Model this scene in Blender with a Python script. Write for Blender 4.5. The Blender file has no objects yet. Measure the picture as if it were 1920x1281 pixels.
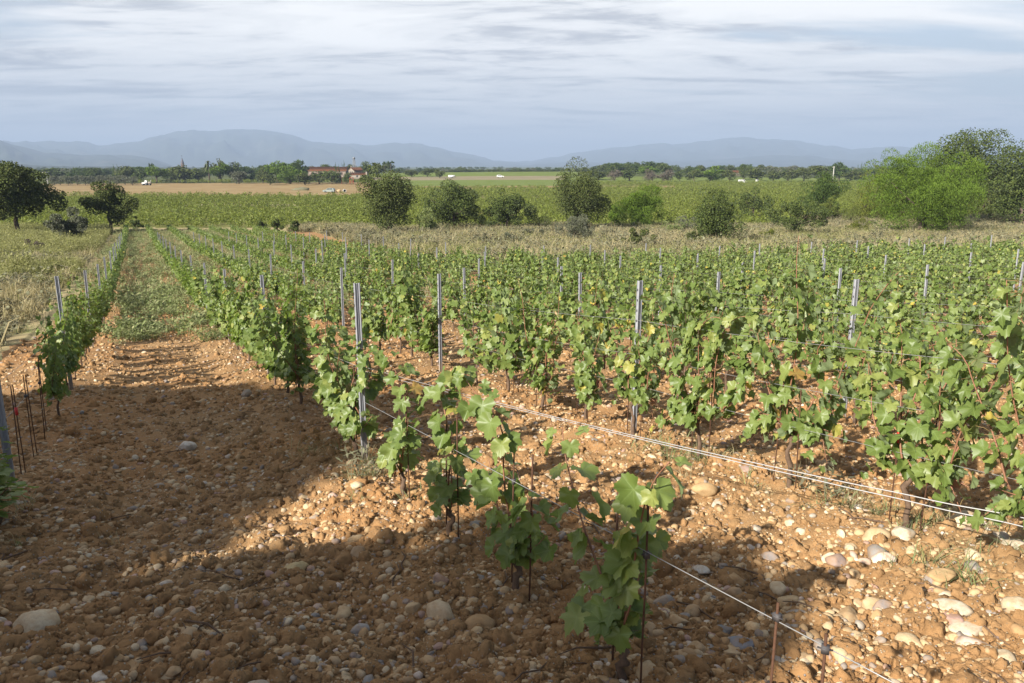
import bpy, math, random
import numpy as np
from mathutils import Vector, Matrix

S = bpy.context.scene
C = S.collection

# ------------------------------------------------------------------ camera
CAM_Z = 1.78
F = 1493.0            # focal length in photo pixels (1920 wide)
PITCH = math.radians(12.45)
cd = bpy.data.cameras.new('camera')
cd.sensor_width = 36.0
cd.lens = 36.0 * F / 1920.0
cd.clip_start = 0.05
cd.clip_end = 80000.0
cam = bpy.data.objects.new('camera', cd)
cam.location = (0, 0, CAM_Z)
cam.rotation_euler = (math.radians(90) - PITCH, 0, 0)
C.objects.link(cam)
S.camera = cam

# ------------------------------------------------------------------ light
SUN_EL = math.radians(30.0)
SUN_H = np.array([0.669, 0.743])          # horizontal travel of the light
sd = bpy.data.lights.new('sun', 'SUN')
sd.energy = 5.0
sd.angle = math.radians(0.53)
sd.color = (1.0, 0.94, 0.84)
sun = bpy.data.objects.new('sun', sd)
d = Vector((SUN_H[0] * math.cos(SUN_EL), SUN_H[1] * math.cos(SUN_EL), -math.sin(SUN_EL)))
sun.rotation_euler = d.to_track_quat('-Z', 'Y').to_euler()
sun.location = (-40, -45, 40)
C.objects.link(sun)

S.view_settings.view_transform = 'Standard'
S.view_settings.look = 'None'
S.view_settings.gamma = 1.0
S.view_settings.exposure = 1.5
S.view_settings.use_curve_mapping = False

# ------------------------------------------------------------------ sky
W = bpy.data.worlds.new('World')
S.world = W
W.use_nodes = True
nt = W.node_tree
nt.nodes.clear()


def N(t, typ, **kw):
    n = t.nodes.new(typ)
    for k, v in kw.items():
        if k.startswith('i_'):
            n.inputs[k[2:].replace('_', ' ')].default_value = v
        else:
            setattr(n, k, v)
    return n


def math_(t, op, a, b=None, c=None):
    n = t.nodes.new('ShaderNodeMath')
    n.operation = op
    for k, v in enumerate((a, b, c)):
        if v is None:
            continue
        if isinstance(v, (int, float)):
            n.inputs[k].default_value = v
        else:
            t.links.new(v, n.inputs[k])
    return n.outputs[0]


def mixc(t, fac, a, b, mode='MIX'):
    n = t.nodes.new('ShaderNodeMix')
    n.data_type = 'RGBA'
    n.blend_type = mode
    n.clamp_factor = True
    for idx, v in ((0, fac), (6, a), (7, b)):
        if isinstance(v, (int, float)):
            n.inputs[idx].default_value = v
        elif isinstance(v, tuple):
            n.inputs[idx].default_value = (*v, 1.0) if len(v) == 3 else v
        else:
            t.links.new(v, n.inputs[idx])
    return n.outputs[2]


def ramp(t, fac, stops, interp='LINEAR'):
    n = t.nodes.new('ShaderNodeValToRGB')
    cr = n.color_ramp
    cr.interpolation = interp
    while len(cr.elements) < len(stops):
        cr.elements.new(0.5)
    for e, (p, c) in zip(cr.elements, stops):
        e.position = p
        e.color = (c, c, c, 1) if isinstance(c, (int, float)) else (*c, 1)
    t.links.new(fac, n.inputs[0])
    return n.outputs[0]


def noise(t, vec, scale, detail=4.0, rough=0.5, dist=0.0):
    n = t.nodes.new('ShaderNodeTexNoise')
    n.inputs['Scale'].default_value = scale
    n.inputs['Detail'].default_value = detail
    n.inputs['Roughness'].default_value = rough
    n.inputs['Distortion'].default_value = dist
    if vec is not None:
        t.links.new(vec, n.inputs['Vector'])
    return n.outputs['Fac']


sky = nt.nodes.new('ShaderNodeTexSky')
sky.sky_type = 'NISHITA'
sky.sun_disc = False
sky.sun_elevation = SUN_EL
sky.sun_rotation = math.atan2(-SUN_H[0], -SUN_H[1])
sky.altitude = 60
sky.dust_density = 1.5
tc = nt.nodes.new('ShaderNodeTexCoord')
sep = nt.nodes.new('ShaderNodeSeparateXYZ')
nt.links.new(tc.outputs['Generated'], sep.inputs[0])
zz = math_(nt, 'ADD', math_(nt, 'MAXIMUM', sep.outputs[2], 0.0), 0.085)
cx = math_(nt, 'DIVIDE', sep.outputs[0], zz)
cy = math_(nt, 'DIVIDE', sep.outputs[1], zz)
comb = nt.nodes.new('ShaderNodeCombineXYZ')
nt.links.new(cx, comb.inputs[0])
nt.links.new(cy, comb.inputs[1])
mp = nt.nodes.new('ShaderNodeMapping')
mp.inputs['Rotation'].default_value = (0, 0, math.radians(16))
mp.inputs['Scale'].default_value = (0.34, 0.80, 1.0)
mp.inputs['Location'].default_value = (1.7, 3.1, 0)
nt.links.new(comb.outputs[0], mp.inputs[0])
cover = noise(nt, mp.outputs[0], 1.0, 8.0, 0.58, 0.35)
mp2 = nt.nodes.new('ShaderNodeMapping')
mp2.inputs['Rotation'].default_value = (0, 0, math.radians(12))
mp2.inputs['Scale'].default_value = (0.42, 0.95, 1.0)
mp2.inputs['Location'].default_value = (5.3, 1.4, 0)
nt.links.new(comb.outputs[0], mp2.inputs[0])
grey = noise(nt, mp2.outputs[0], 1.35, 9.0, 0.62, 0.6)
mp3 = nt.nodes.new('ShaderNodeMapping')
mp3.inputs['Rotation'].default_value = (0, 0, math.radians(20))
mp3.inputs['Scale'].default_value = (0.85, 1.7, 1.0)
nt.links.new(comb.outputs[0], mp3.inputs[0])
wisp = noise(nt, mp3.outputs[0], 1.9, 10.0, 0.66, 0.8)
grey = math_(nt, 'ADD', math_(nt, 'MULTIPLY', grey, 0.68), math_(nt, 'MULTIPLY', wisp, 0.32))
cloudcol = ramp(nt, grey, [(0.36, (3.6, 3.75, 4.1)), (0.43, (4.8, 4.92, 5.15)), (0.49, (7.1, 7.12, 7.15)), (0.58, (8.2, 8.15, 8.05))])
# the cloud bank lies ahead; the sky opens overhead and round the sun behind
cover = math_(nt, 'ADD', cover, math_(nt, 'MULTIPLY', math_(nt, 'SUBTRACT', sep.outputs[1], 0.88), 0.30))
covf = ramp(nt, cover, [(0.33, 0.0), (0.45, 1.0)])
skyscaled = mixc(nt, 1.0, sky.outputs[0], (1.0, 1.0, 1.0), 'MULTIPLY')
fwd = ramp(nt, sep.outputs[1], [(0.3, 0.0), (0.8, 0.7)])
clear = mixc(nt, fwd, skyscaled, (4.3, 4.8, 5.5))
col = mixc(nt, covf, clear, cloudcol)
# milky band above the horizon
hz = ramp(nt, sep.outputs[2], [(0.0, 0.8), (0.06, 0.5), (0.14, 0.0)])
col = mixc(nt, hz, col, (3.15, 3.4, 3.8))
bg = nt.nodes.new('ShaderNodeBackground')
bg.inputs['Strength'].default_value = 0.052
nt.links.new(col, bg.inputs[0])
ow = nt.nodes.new('ShaderNodeOutputWorld')
nt.links.new(bg.outputs[0], ow.inputs[0])

# ------------------------------------------------------------------ helpers
rng = np.random.default_rng(11)
random.seed(4)


def mesh(name, v, f, smooth=False, mat=None, mats=None, midx=None):
    """v (n,3); f = array (m,3|4) or list of such arrays."""
    v = np.asarray(v, dtype=np.float32)
    fl = [np.asarray(a, dtype=np.int32) for a in (f if isinstance(f, list) else [f]) if len(a)]
    me = bpy.data.meshes.new(name)
    me.vertices.add(len(v))
    me.vertices.foreach_set('co', v.ravel())
    idx = np.concatenate([a.ravel() for a in fl])
    tot = np.concatenate([np.full(len(a), a.shape[1], np.int32) for a in fl])
    st = np.concatenate([[0], np.cumsum(tot)[:-1]]).astype(np.int32)
    me.loops.add(len(idx))
    me.loops.foreach_set('vertex_index', idx)
    me.polygons.add(len(tot))
    me.polygons.foreach_set('loop_start', st)
    me.polygons.foreach_set('loop_total', tot)
    if midx is not None:
        me.polygons.foreach_set('material_index', np.asarray(midx, np.int32))
    if smooth:
        me.polygons.foreach_set('use_smooth', np.ones(len(tot), bool))
    for m in (mats or ([mat] if mat else [])):
        me.materials.append(m)
    me.update(calc_edges=True)
    return me


def obj(name, me, parent=None, loc=None, rotz=None, label=None, cat=None, group=None, kind=None):
    o = bpy.data.objects.new(name, me)
    C.objects.link(o)
    if parent is not None:
        o.parent = parent
    if loc is not None:
        o.location = loc
    if rotz is not None:
        o.rotation_euler = (0, 0, rotz)
    if label:
        o['label'] = label
    if cat:
        o['category'] = cat
    if group:
        o['group'] = group
    if kind:
        o['kind'] = kind
    return o


def tube(pts, rad, n=6, cap=True):
    """tapered tube along pts; returns verts, list of face arrays"""
    pts = np.asarray(pts, float)
    m = len(pts)
    rad = np.full(m, rad) if np.isscalar(rad) else np.asarray(rad, float)
    tan = np.gradient(pts, axis=0)
    tan /= np.linalg.norm(tan, axis=1)[:, None] + 1e-9
    ref = np.array([0.0, 1.0, 0.12]) if abs(tan[:, 2]).mean() > 0.7 else np.array([0.1, 0.05, 1.0])
    a = np.cross(tan, ref)
    a /= np.linalg.norm(a, axis=1)[:, None] + 1e-9
    b = np.cross(tan, a)
    th = np.arange(n) / n * 2 * np.pi
    v = pts[:, None, :] + rad[:, None, None] * (np.cos(th)[None, :, None] * a[:, None, :] + np.sin(th)[None, :, None] * b[:, None, :])
    v = v.reshape(-1, 3)
    i = np.arange(m - 1)[:, None] * n
    j = np.arange(n)[None, :]
    q = np.stack([i + j, i + (j + 1) % n, i + n + (j + 1) % n, i + n + j], -1).reshape(-1, 4)
    fs = [q]
    if cap:
        v = np.vstack([v, pts[0], pts[-1]])
        jj = np.arange(n)
        t1 = np.stack([(jj + 1) % n, jj, np.full(n, m * n)], -1)
        o2 = (m - 1) * n
        t2 = np.stack([o2 + jj, o2 + (jj + 1) % n, np.full(n, m * n + 1)], -1)
        fs.append(np.vstack([t1, t2]))
    return v, fs


class MB:
    """collects pieces into one mesh"""
    def __init__(self):
        self.v, self.t, self.q, self.n = [], [], [], 0

    def add(self, v, fs):
        v = np.asarray(v, float)
        for f in (fs if isinstance(fs, list) else [fs]):
            f = np.asarray(f)
            if not len(f):
                continue
            (self.t if f.shape[1] == 3 else self.q).append(f + self.n)
        self.v.append(v)
        self.n += len(v)
        return self

    def tube(self, pts, rad, n=6):
        return self.add(*tube(pts, rad, n))

    def box(self, x0, x1, y0, y1, z0, z1):
        v = [(x, y, z) for x in (x0, x1) for y in (y0, y1) for z in (z0, z1)]
        return self.add(v, [np.array([(0, 1, 3, 2), (4, 6, 7, 5), (0, 4, 5, 1), (2, 3, 7, 6), (0, 2, 6, 4), (1, 5, 7, 3)])])

    def prism(self, prof, y0, y1):
        """profile of (x, z) points extruded along y (convex or nearly so)"""
        n = len(prof)
        v = [(x, y0, z) for x, z in prof] + [(x, y1, z) for x, z in prof]
        j = np.arange(n)
        self.add(v, [np.stack([j, (j + 1) % n, n + (j + 1) % n, n + j], -1)])
        c = np.mean(prof, axis=0)
        for y, s in ((y0, 1), (y1, -1)):
            vv = [(x, y, z) for x, z in prof] + [(c[0], y, c[1])]
            f = np.stack([(j + 1) % n, j, np.full(n, n)], -1)
            self.add(vv, [f if s > 0 else f[:, ::-1]])
        return self

    def mesh(self, name, mat=None, smooth=False):
        fs = []
        if self.q:
            fs.append(np.vstack(self.q))
        if self.t:
            fs.append(np.vstack(self.t))
        return mesh(name, np.vstack(self.v), fs, smooth, mat)


# ---- value noise
def _hash(ix, iy, seed):
    h = (ix.astype(np.uint32) * np.uint32(374761393) + iy.astype(np.uint32) * np.uint32(668265263) + np.uint32(seed) * np.uint32(974634721))
    h = (h ^ (h >> np.uint32(13))) * np.uint32(1274126177)
    h = h ^ (h >> np.uint32(16))
    return h.astype(np.float64) / 4294967295.0


def vnoise(x, y, seed=0):
    x = np.asarray(x, float)
    y = np.asarray(y, float)
    ix = np.floor(x).astype(np.int64)
    iy = np.floor(y).astype(np.int64)
    fx = x - ix
    fy = y - iy
    fx = fx * fx * fx * (fx * (fx * 6 - 15) + 10)
    fy = fy * fy * fy * (fy * (fy * 6 - 15) + 10)
    ix += 100000
    iy += 100000
    a = _hash(ix, iy, seed)
    b = _hash(ix + 1, iy, seed)
    c = _hash(ix, iy + 1, seed)
    e = _hash(ix + 1, iy + 1, seed)
    return (a + (b - a) * fx) * (1 - fy) + (c + (e - c) * fx) * fy - 0.5


# ---- terrain
_py = np.array([-4000, -80, -30, 0, 13, 20, 35, 46, 70, 115, 160, 300, 600, 1500, 30000.0])
_pz = np.array([2.0, 2.0, 1.2, 0, -1.57, -2.33, -3.38, -4.02, -5.35, -7.35, -7.95, -8.15, -8.3, -8.5, -8.5])
_ty = np.arange(-60, 700, 0.5)
_tz = np.interp(_ty, _py, _pz)
_k = np.hanning(15)
_k /= _k.sum()
_ts = np.convolve(np.pad(_tz, 7, mode='edge'), _k, 'valid')


def g(x, y):
    """large form of the land"""
    x = np.asarray(x, float)
    y = np.asarray(y, float)
    z = np.where((y > -59) & (y < 690), np.interp(y, _ty, _ts), np.interp(y, _py, _pz))
    near = np.clip((70 - y) / 30, 0, 1)
    z = z + near * np.clip(0.022 * (x - 4), 0, 0.7) * np.clip((y - 5) / 10, 0, 1)
    z = z + 5.5 * np.exp(-((x - 30) / 260) ** 2 - ((y - 640) / 170) ** 2)
    return z


ROWU = np.array([-0.426, 0.905])      # along the rows, away from the camera
ROWN = np.array([0.905, 0.426])       # across the rows, to the right
SP = 2.65
ROW_OFF = [-1.0 + SP * k for k in range(0, 24)]


def uo(x, y):
    return ROWU[0] * x + ROWU[1] * y, ROWN[0] * x + ROWN[1] * y


def xy(u, o):
    return ROWU[0] * u + ROWN[0] * o, ROWU[1] * u + ROWN[1] * o


_ex = np.array([-80, -60, -27, -12.6, -5.5, -1, 10, 19, 30, 60.0])
_ey = np.array([116, 116, 110, 70, 49, 41.5, 41, 44, 46, 50.0])


def ymax(x):
    return np.interp(x, _ex, _ey)


def gd(x, y, spacing=None):
    """land with the relief of the soil"""
    x = np.asarray(x, float)
    y = np.asarray(y, float)
    z = g(x, y)
    r = np.hypot(x, y)
    sp = np.full_like(x, 0.02) if spacing is None else spacing
    fade = np.clip((70 - r) / 30, 0, 1)
    u, o = uo(x, y)
    # soil banked a little along each row, tractor troughs between
    ph = (o + 1.0) / SP
    z = z + 0.035 * np.cos(2 * np.pi * ph) * fade * (o > -2.5)
    z = z - 0.03 * np.exp(-((np.abs((ph % 1) - 0.5) - 0.22) / 0.07) ** 2) * fade
    for lam, amp, sd_ in ((1.7, 0.06, 1), (0.62, 0.06, 2), (0.27, 0.050, 3)):
        w = np.clip((lam / sp - 2) / 2, 0, 1) * fade
        ca, sa = math.cos(sd_ * 1.3), math.sin(sd_ * 1.3)
        z = z + w * amp * vnoise((ca * x - sa * y) / lam + 31, (sa * x + ca * y) / lam + 7, sd_)
    for lam, amp, sd_ in ((0.15, 0.050, 4), (0.083, 0.032, 5), (0.043, 0.016, 6), (0.024, 0.008, 7)):
        w = np.clip((lam / sp - 1.6) / 1.6, 0, 1) * fade
        ca, sa = math.cos(sd_ * 0.9), math.sin(sd_ * 0.9)
        wx = x + 0.5 * lam * vnoise(x / lam / 1.7, y / lam / 1.7, sd_ + 20)
        wy = y + 0.5 * lam * vnoise(x / lam / 1.7, y / lam / 1.7, sd_ + 30)
        n_ = vnoise((ca * wx - sa * wy) / lam + 3, (sa * wx + ca * wy) / lam + 17, sd_)
        z = z + w * amp * (0.9 * n_ + 0.35 - 0.9 * np.abs(vnoise((sa * wx + ca * wy) / lam * 0.8 + 9, (ca * wx - sa * wy) / lam * 0.8, sd_ + 40)))
    return z


def ray(px, py):
    a = (px - 960.0) / F
    b = (640.5 - py) / F
    cp, sp_ = math.cos(PITCH), math.sin(PITCH)
    return np.array([a, cp + b * sp_, -sp_ + b * cp])


def at(px, py):
    """the ground point seen at a photo pixel"""
    dv = ray(px, py)
    t = np.concatenate([np.arange(0.8, 60, 0.02), np.geomspace(60, 6000, 6000)])
    P = dv[None, :] * t[:, None]
    h = P[:, 2] + CAM_Z - g(P[:, 0], P[:, 1])
    k = int(np.argmax(h < 0)) if (h < 0).any() else len(t) - 1
    return P[k, 0], P[k, 1], float(g(P[k, 0], P[k, 1]))


def on_plane_row(px, py, off):
    """point of the vertical plane of a row seen at a photo pixel"""
    dv = ray(px, py)
    t = off / (ROWN[0] * dv[0] + ROWN[1] * dv[1])
    p = dv * t
    return np.array([p[0], p[1], p[2] + CAM_Z])


def proj(p):
    x, y, z = p[0], p[1], p[2] - CAM_Z
    cp, sp_ = math.cos(PITCH), math.sin(PITCH)
    dep = y * cp - z * sp_
    up = y * sp_ + z * cp
    return 960 + F * x / max(dep, 1e-3), 640.5 - F * up / max(dep, 1e-3), dep

# ------------------------------------------------------------------ materials
def new_mat(name):
    m = bpy.data.materials.new(name)
    m.use_nodes = True
    t = m.node_tree
    t.nodes.clear()
    out = t.nodes.new('ShaderNodeOutputMaterial')
    return m, t, out


def principled(t, out, color, rough=0.8, spec=0.3, metal=0.0, normal=None):
    p = t.nodes.new('ShaderNodeBsdfPrincipled')
    if isinstance(color, tuple):
        p.inputs['Base Color'].default_value = (*color, 1)
    else:
        t.links.new(color, p.inputs['Base Color'])
    if isinstance(rough, (int, float)):
        p.inputs['Roughness'].default_value = rough
    else:
        t.links.new(rough, p.inputs['Roughness'])
    p.inputs['Specular IOR Level'].default_value = spec
    p.inputs['Metallic'].default_value = metal
    if normal is not None:
        t.links.new(normal, p.inputs['Normal'])
    if out is not None:
        t.links.new(p.outputs[0], out.inputs[0])
    return p


def bump(t, h, strength=0.5, dist=0.01):
    b = t.nodes.new('ShaderNodeBump')
    b.inputs['Strength'].default_value = strength
    b.inputs['Distance'].default_value = dist
    t.links.new(h, b.inputs['Height'])
    return b.outputs[0]


def pos(t):
    return t.nodes.new('ShaderNodeNewGeometry').outputs['Position']


def objco(t):
    return t.nodes.new('ShaderNodeTexCoord').outputs['Object']


def island(t):
    """random value of one leaf: its mesh island and its object together"""
    gi = t.nodes.new('ShaderNodeNewGeometry').outputs['Random Per Island']
    oi = t.nodes.new('ShaderNodeObjectInfo').outputs['Random']
    return math_(t, 'FRACT', math_(t, 'ADD', gi, math_(t, 'MULTIPLY', oi, 7.31)))


def simple(name, color, rough=0.7, spec=0.3, metal=0.0, var=0.0, scale=8.0):
    m, t, o = new_mat(name)
    if var:
        f = noise(t, objco(t), scale, 5, 0.6)
        c = mixc(t, f, tuple(max(0, k * (1 - var)) for k in color), tuple(min(1, k * (1 + var)) for k in color))
        principled(t, o, c, rough, spec, metal)
    else:
        principled(t, o, color, rough, spec, metal)
    return m


def leaf_mat(name, stops, back, trans, tw=0.35, rough=0.5, spec=0.35, veins=False):
    m, t, o = new_mat(name)
    r = island(t)
    c = ramp(t, r, stops)
    geo = t.nodes.new('ShaderNodeNewGeometry')
    if veins:
        tcn = objco(t)
        s = t.nodes.new('ShaderNodeSeparateXYZ')
        t.links.new(tcn, s.inputs[0])
        vmin = None
        for a in (0, 46, -46, 100, -100):
            ca, sa = math.cos(math.radians(a)), math.sin(math.radians(a))
            along = math_(t, 'ADD', math_(t, 'MULTIPLY', s.outputs[1], ca), math_(t, 'MULTIPLY', s.outputs[0], sa))
            perp = math_(t, 'ABSOLUTE', math_(t, 'SUBTRACT', math_(t, 'MULTIPLY', s.outputs[0], ca), math_(t, 'MULTIPLY', s.outputs[1], sa)))
            pen = math_(t, 'ADD', perp, math_(t, 'MULTIPLY', math_(t, 'LESS_THAN', along, 0.0), 1.0))
            vmin = pen if vmin is None else math_(t, 'MINIMUM', vmin, pen)
        vf = ramp(t, vmin, [(0.0, 0.55), (0.022, 0.0)])
        c = mixc(t, vf, c, (0.22, 0.30, 0.10))
        blot = noise(t, tcn, 2.6, 4, 0.6)
        c = mixc(t, ramp(t, blot, [(0.42, 0.0), (0.72, 0.45)]), c, (0.13, 0.17, 0.035))
        edge = noise(t, tcn, 4.5, 3, 0.6)
        c = mixc(t, ramp(t, edge, [(0.71, 0.0), (0.75, 0.8)]), c, (0.22, 0.11, 0.035))
    cb = mixc(t, 0.8, c, back)
    c2 = mixc(t, geo.outputs['Backfacing'], c, cb)
    p = principled(t, None, c2, rough, spec)
    tr = t.nodes.new('ShaderNodeBsdfTranslucent')
    t.links.new(mixc(t, 0.6, c, trans), tr.inputs[0])
    ms = t.nodes.new('ShaderNodeMixShader')
    ms.inputs[0].default_value = tw
    t.links.new(p.outputs[0], ms.inputs[1])
    t.links.new(tr.outputs[0], ms.inputs[2])
    t.links.new(ms.outputs[0], o.inputs[0])
    return m


G1 = [(0.0, (0.086, 0.125, 0.027)), (0.30, (0.114, 0.162, 0.038)), (0.62, (0.141, 0.187, 0.049)), (0.86, (0.177, 0.214, 0.055)), (0.975, (0.232, 0.251, 0.067)), (0.993, (0.404, 0.327, 0.054)), (1.0, (0.302, 0.173, 0.054))]
M_vine = leaf_mat('vine_leaf', G1, (0.17, 0.215, 0.115), (0.19, 0.30, 0.03), 0.36, 0.46, 0.42, veins=True)
M_vinef = leaf_mat('vine_foliage', G1, (0.17, 0.215, 0.115), (0.19, 0.30, 0.03), 0.36, 0.48, 0.40)
M_yellow = leaf_mat('yellowing_leaf', [(0, (0.50, 0.36, 0.03)), (0.6, (0.55, 0.42, 0.05)), (1, (0.42, 0.22, 0.06))], (0.45, 0.35, 0.10), (0.55, 0.38, 0.03), 0.35, 0.5, 0.3)
M_red = leaf_mat('withered_leaf', [(0, (0.16, 0.04, 0.03)), (1, (0.24, 0.12, 0.07))], (0.28, 0.18, 0.13), (0.25, 0.06, 0.03), 0.25, 0.7, 0.2)
M_farvine = leaf_mat('far_vine_leaf', [(0.0, (0.076, 0.106, 0.014)), (0.5, (0.110, 0.140, 0.019)), (1.0, (0.148, 0.170, 0.025))], (0.143, 0.162, 0.043), (0.209, 0.238, 0.021), 0.3, 0.6, 0.25)
M_oak = leaf_mat('oak_leaf', [(0.0, (0.035, 0.050, 0.015)), (0.6, (0.055, 0.076, 0.020)), (1.0, (0.084, 0.102, 0.026))], (0.078, 0.098, 0.051), (0.089, 0.114, 0.017), 0.10, 0.8, 0.08)
M_oakl = leaf_mat('light_oak_leaf', [(0.0, (0.042, 0.055, 0.016)), (0.6, (0.061, 0.078, 0.022)), (1.0, (0.092, 0.102, 0.032))], (0.078, 0.092, 0.046), (0.092, 0.112, 0.019), 0.12, 0.8, 0.08)
M_pine = leaf_mat('pine_needle', [(0.0, (0.057, 0.097, 0.012)), (0.6, (0.087, 0.141, 0.020)), (1.0, (0.125, 0.179, 0.026))], (0.083, 0.124, 0.022), (0.136, 0.202, 0.022), 0.16, 0.8, 0.08)
M_pined = leaf_mat('dark_pine_needle', [(0.0, (0.031, 0.055, 0.014)), (0.6, (0.050, 0.080, 0.018)), (1.0, (0.076, 0.105, 0.024))], (0.054, 0.080, 0.027), (0.081, 0.115, 0.018), 0.12, 0.8, 0.08)
M_pineg = leaf_mat('olive_pine_needle', [(0.0, (0.065, 0.089, 0.018)), (0.6, (0.095, 0.117, 0.025)), (1.0, (0.129, 0.146, 0.032))], (0.099, 0.117, 0.037), (0.145, 0.169, 0.029), 0.16, 0.8, 0.08)
M_yelp = leaf_mat('yellow_green_needle', [(0.0, (0.068, 0.085, 0.013)), (0.6, (0.104, 0.118, 0.019)), (1.0, (0.138, 0.146, 0.027))], (0.097, 0.112, 0.030), (0.149, 0.165, 0.025), 0.18, 0.8, 0.08)
M_olive = leaf_mat('olive_leaf', [(0.0, (0.063, 0.073, 0.038)), (0.6, (0.089, 0.098, 0.057)), (1.0, (0.127, 0.132, 0.086))], (0.149, 0.153, 0.120), (0.098, 0.109, 0.052), 0.12, 0.8, 0.08)
M_dead = leaf_mat('dry_brown_leaf', [(0.0, (0.088, 0.074, 0.057)), (1.0, (0.149, 0.124, 0.096))], (0.121, 0.105, 0.084), (0.110, 0.087, 0.060), 0.15, 0.8, 0.1)
M_grass = leaf_mat('dry_grass', [(0.0, (0.222, 0.181, 0.092)), (0.45, (0.307, 0.262, 0.140)), (0.8, (0.392, 0.344, 0.201)), (1.0, (0.255, 0.262, 0.087))], (0.307, 0.262, 0.148), (0.324, 0.271, 0.122), 0.3, 0.8, 0.15)
M_fennel = leaf_mat('yellow_grass', [(0.0, (0.162, 0.175, 0.059)), (0.5, (0.228, 0.228, 0.081)), (1.0, (0.294, 0.281, 0.140))], (0.213, 0.213, 0.097), (0.243, 0.251, 0.065), 0.35, 0.8, 0.15)
M_weed = leaf_mat('green_weed', [(0.0, (0.096, 0.135, 0.039)), (0.6, (0.147, 0.185, 0.060)), (1.0, (0.269, 0.272, 0.105))], (0.180, 0.211, 0.099), (0.219, 0.272, 0.062), 0.3, 0.7, 0.2)
M_pale = leaf_mat('pale_weed', [(0.0, (0.13, 0.16, 0.06)), (0.6, (0.19, 0.22, 0.09)), (1.0, (0.28, 0.27, 0.14))], (0.18, 0.2, 0.1), (0.24, 0.28, 0.08), 0.3, 0.7, 0.2)
M_scrub = leaf_mat('grey_scrub', [(0.0, (0.113, 0.100, 0.065)), (0.6, (0.157, 0.150, 0.092)), (1.0, (0.187, 0.192, 0.115))], (0.150, 0.150, 0.092), (0.150, 0.150, 0.077), 0.2, 0.8, 0.1)

M_bark = simple('bark', (0.085, 0.065, 0.05), 0.9, 0.1, 0, 0.5, 6)
M_vbark = simple('vine_bark', (0.105, 0.070, 0.048), 0.95, 0.1, 0, 0.6, 40)
M_cane = simple('vine_cane', (0.20, 0.095, 0.055), 0.6, 0.3, 0, 0.35, 25)
M_petiole = simple('leaf_stalk', (0.22, 0.15, 0.06), 0.6, 0.3)
M_rust = simple('rusty_iron', (0.071, 0.034, 0.019), 0.85, 0.25, 0.1, 0.5, 50)
M_clip = simple('dark_wire_clip', (0.05, 0.045, 0.045), 0.6, 0.4)
M_redtape = simple('red_tape', (0.45, 0.02, 0.02), 0.5, 0.4)


def mk_steel():
    m, t, o = new_mat('galvanised_steel')
    co = objco(t)
    mpn = t.nodes.new('ShaderNodeMapping')
    mpn.inputs['Scale'].default_value = (30, 30, 5)
    t.links.new(co, mpn.inputs[0])
    n = noise(t, mpn.outputs[0], 2.0, 6, 0.65)
    c = ramp(t, n, [(0.25, (0.17, 0.175, 0.19)), (0.55, (0.25, 0.255, 0.275)), (0.8, (0.33, 0.335, 0.35))])
    s = t.nodes.new('ShaderNodeSeparateXYZ')
    t.links.new(co, s.inputs[0])
    low = ramp(t, math_(t, 'ADD', s.outputs[2], math_(t, 'MULTIPLY', n, 0.25)), [(0.16, 0.75), (0.34, 0.0)])
    c = mixc(t, low, c, (0.33, 0.24, 0.15))
    principled(t, o, c, 0.55, 0.45, 0.25)
    return m


M_steel = mk_steel()
M_hole = simple('punched_slot', (0.02, 0.02, 0.022), 0.9, 0.1)
M_wire = simple('bright_wire', (0.26, 0.255, 0.25), 0.5, 0.5, 0.3)


def mk_soil(name, ca, cb, cc, gravel=True):
    m, t, o = new_mat(name)
    p = pos(t)
    big = noise(t, p, 0.35, 5, 0.6)
    mid = noise(t, p, 4.0, 6, 0.65)
    fine = noise(t, p, 38.0, 6, 0.7)
    c = mixc(t, ramp(t, mid, [(0.3, 0.0), (0.7, 1.0)]), ca, cb)
    c = mixc(t, ramp(t, big, [(0.35, 0.1), (0.7, 0.75)]), c, cc)
    c = mixc(t, ramp(t, fine, [(0.25, 0.5), (0.5, 0.0)]), c, tuple(k * 0.62 for k in ca))
    h = math_(t, 'ADD', math_(t, 'MULTIPLY', fine, 1.0), math_(t, 'MULTIPLY', noise(t, p, 130.0, 4, 0.7), 0.5))
    if gravel:
        v = t.nodes.new('ShaderNodeTexVoronoi')
        v.inputs['Scale'].default_value = 62.0
        v.inputs['Randomness'].default_value = 1.0
        t.links.new(p, v.inputs['Vector'])
        s = t.nodes.new('ShaderNodeSeparateColor')
        t.links.new(v.outputs['Color'], s.inputs[0])
        keep = math_(t, 'GREATER_THAN', s.outputs[0], 0.80)
        spot = math_(t, 'MULTIPLY', keep, ramp(t, v.outputs['Distance'], [(0.24, 0.85), (0.40, 0.0)]))
        gc = ramp(t, s.outputs[1], [(0.0, (0.272, 0.192, 0.112)), (0.5, (0.376, 0.296, 0.200)), (0.8, (0.416, 0.368, 0.288)), (1.0, (0.192, 0.192, 0.200))])
        c = mixc(t, spot, c, gc)
        h = math_(t, 'ADD', h, math_(t, 'MULTIPLY', spot, 0.8))
    principled(t, o, c, 0.95, 0.12, 0, bump(t, h, 0.9, 0.012))
    return m


M_soil = mk_soil('stony_soil', (0.215, 0.129, 0.059), (0.310, 0.196, 0.096), (0.285, 0.140, 0.053))


def mk_land(name, stops, scale):
    m, t, o = new_mat(name)
    p = pos(t)
    a = noise(t, p, scale, 8, 0.65)
    principled(t, o, ramp(t, a, stops), 0.95, 0.08)
    return m


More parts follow.
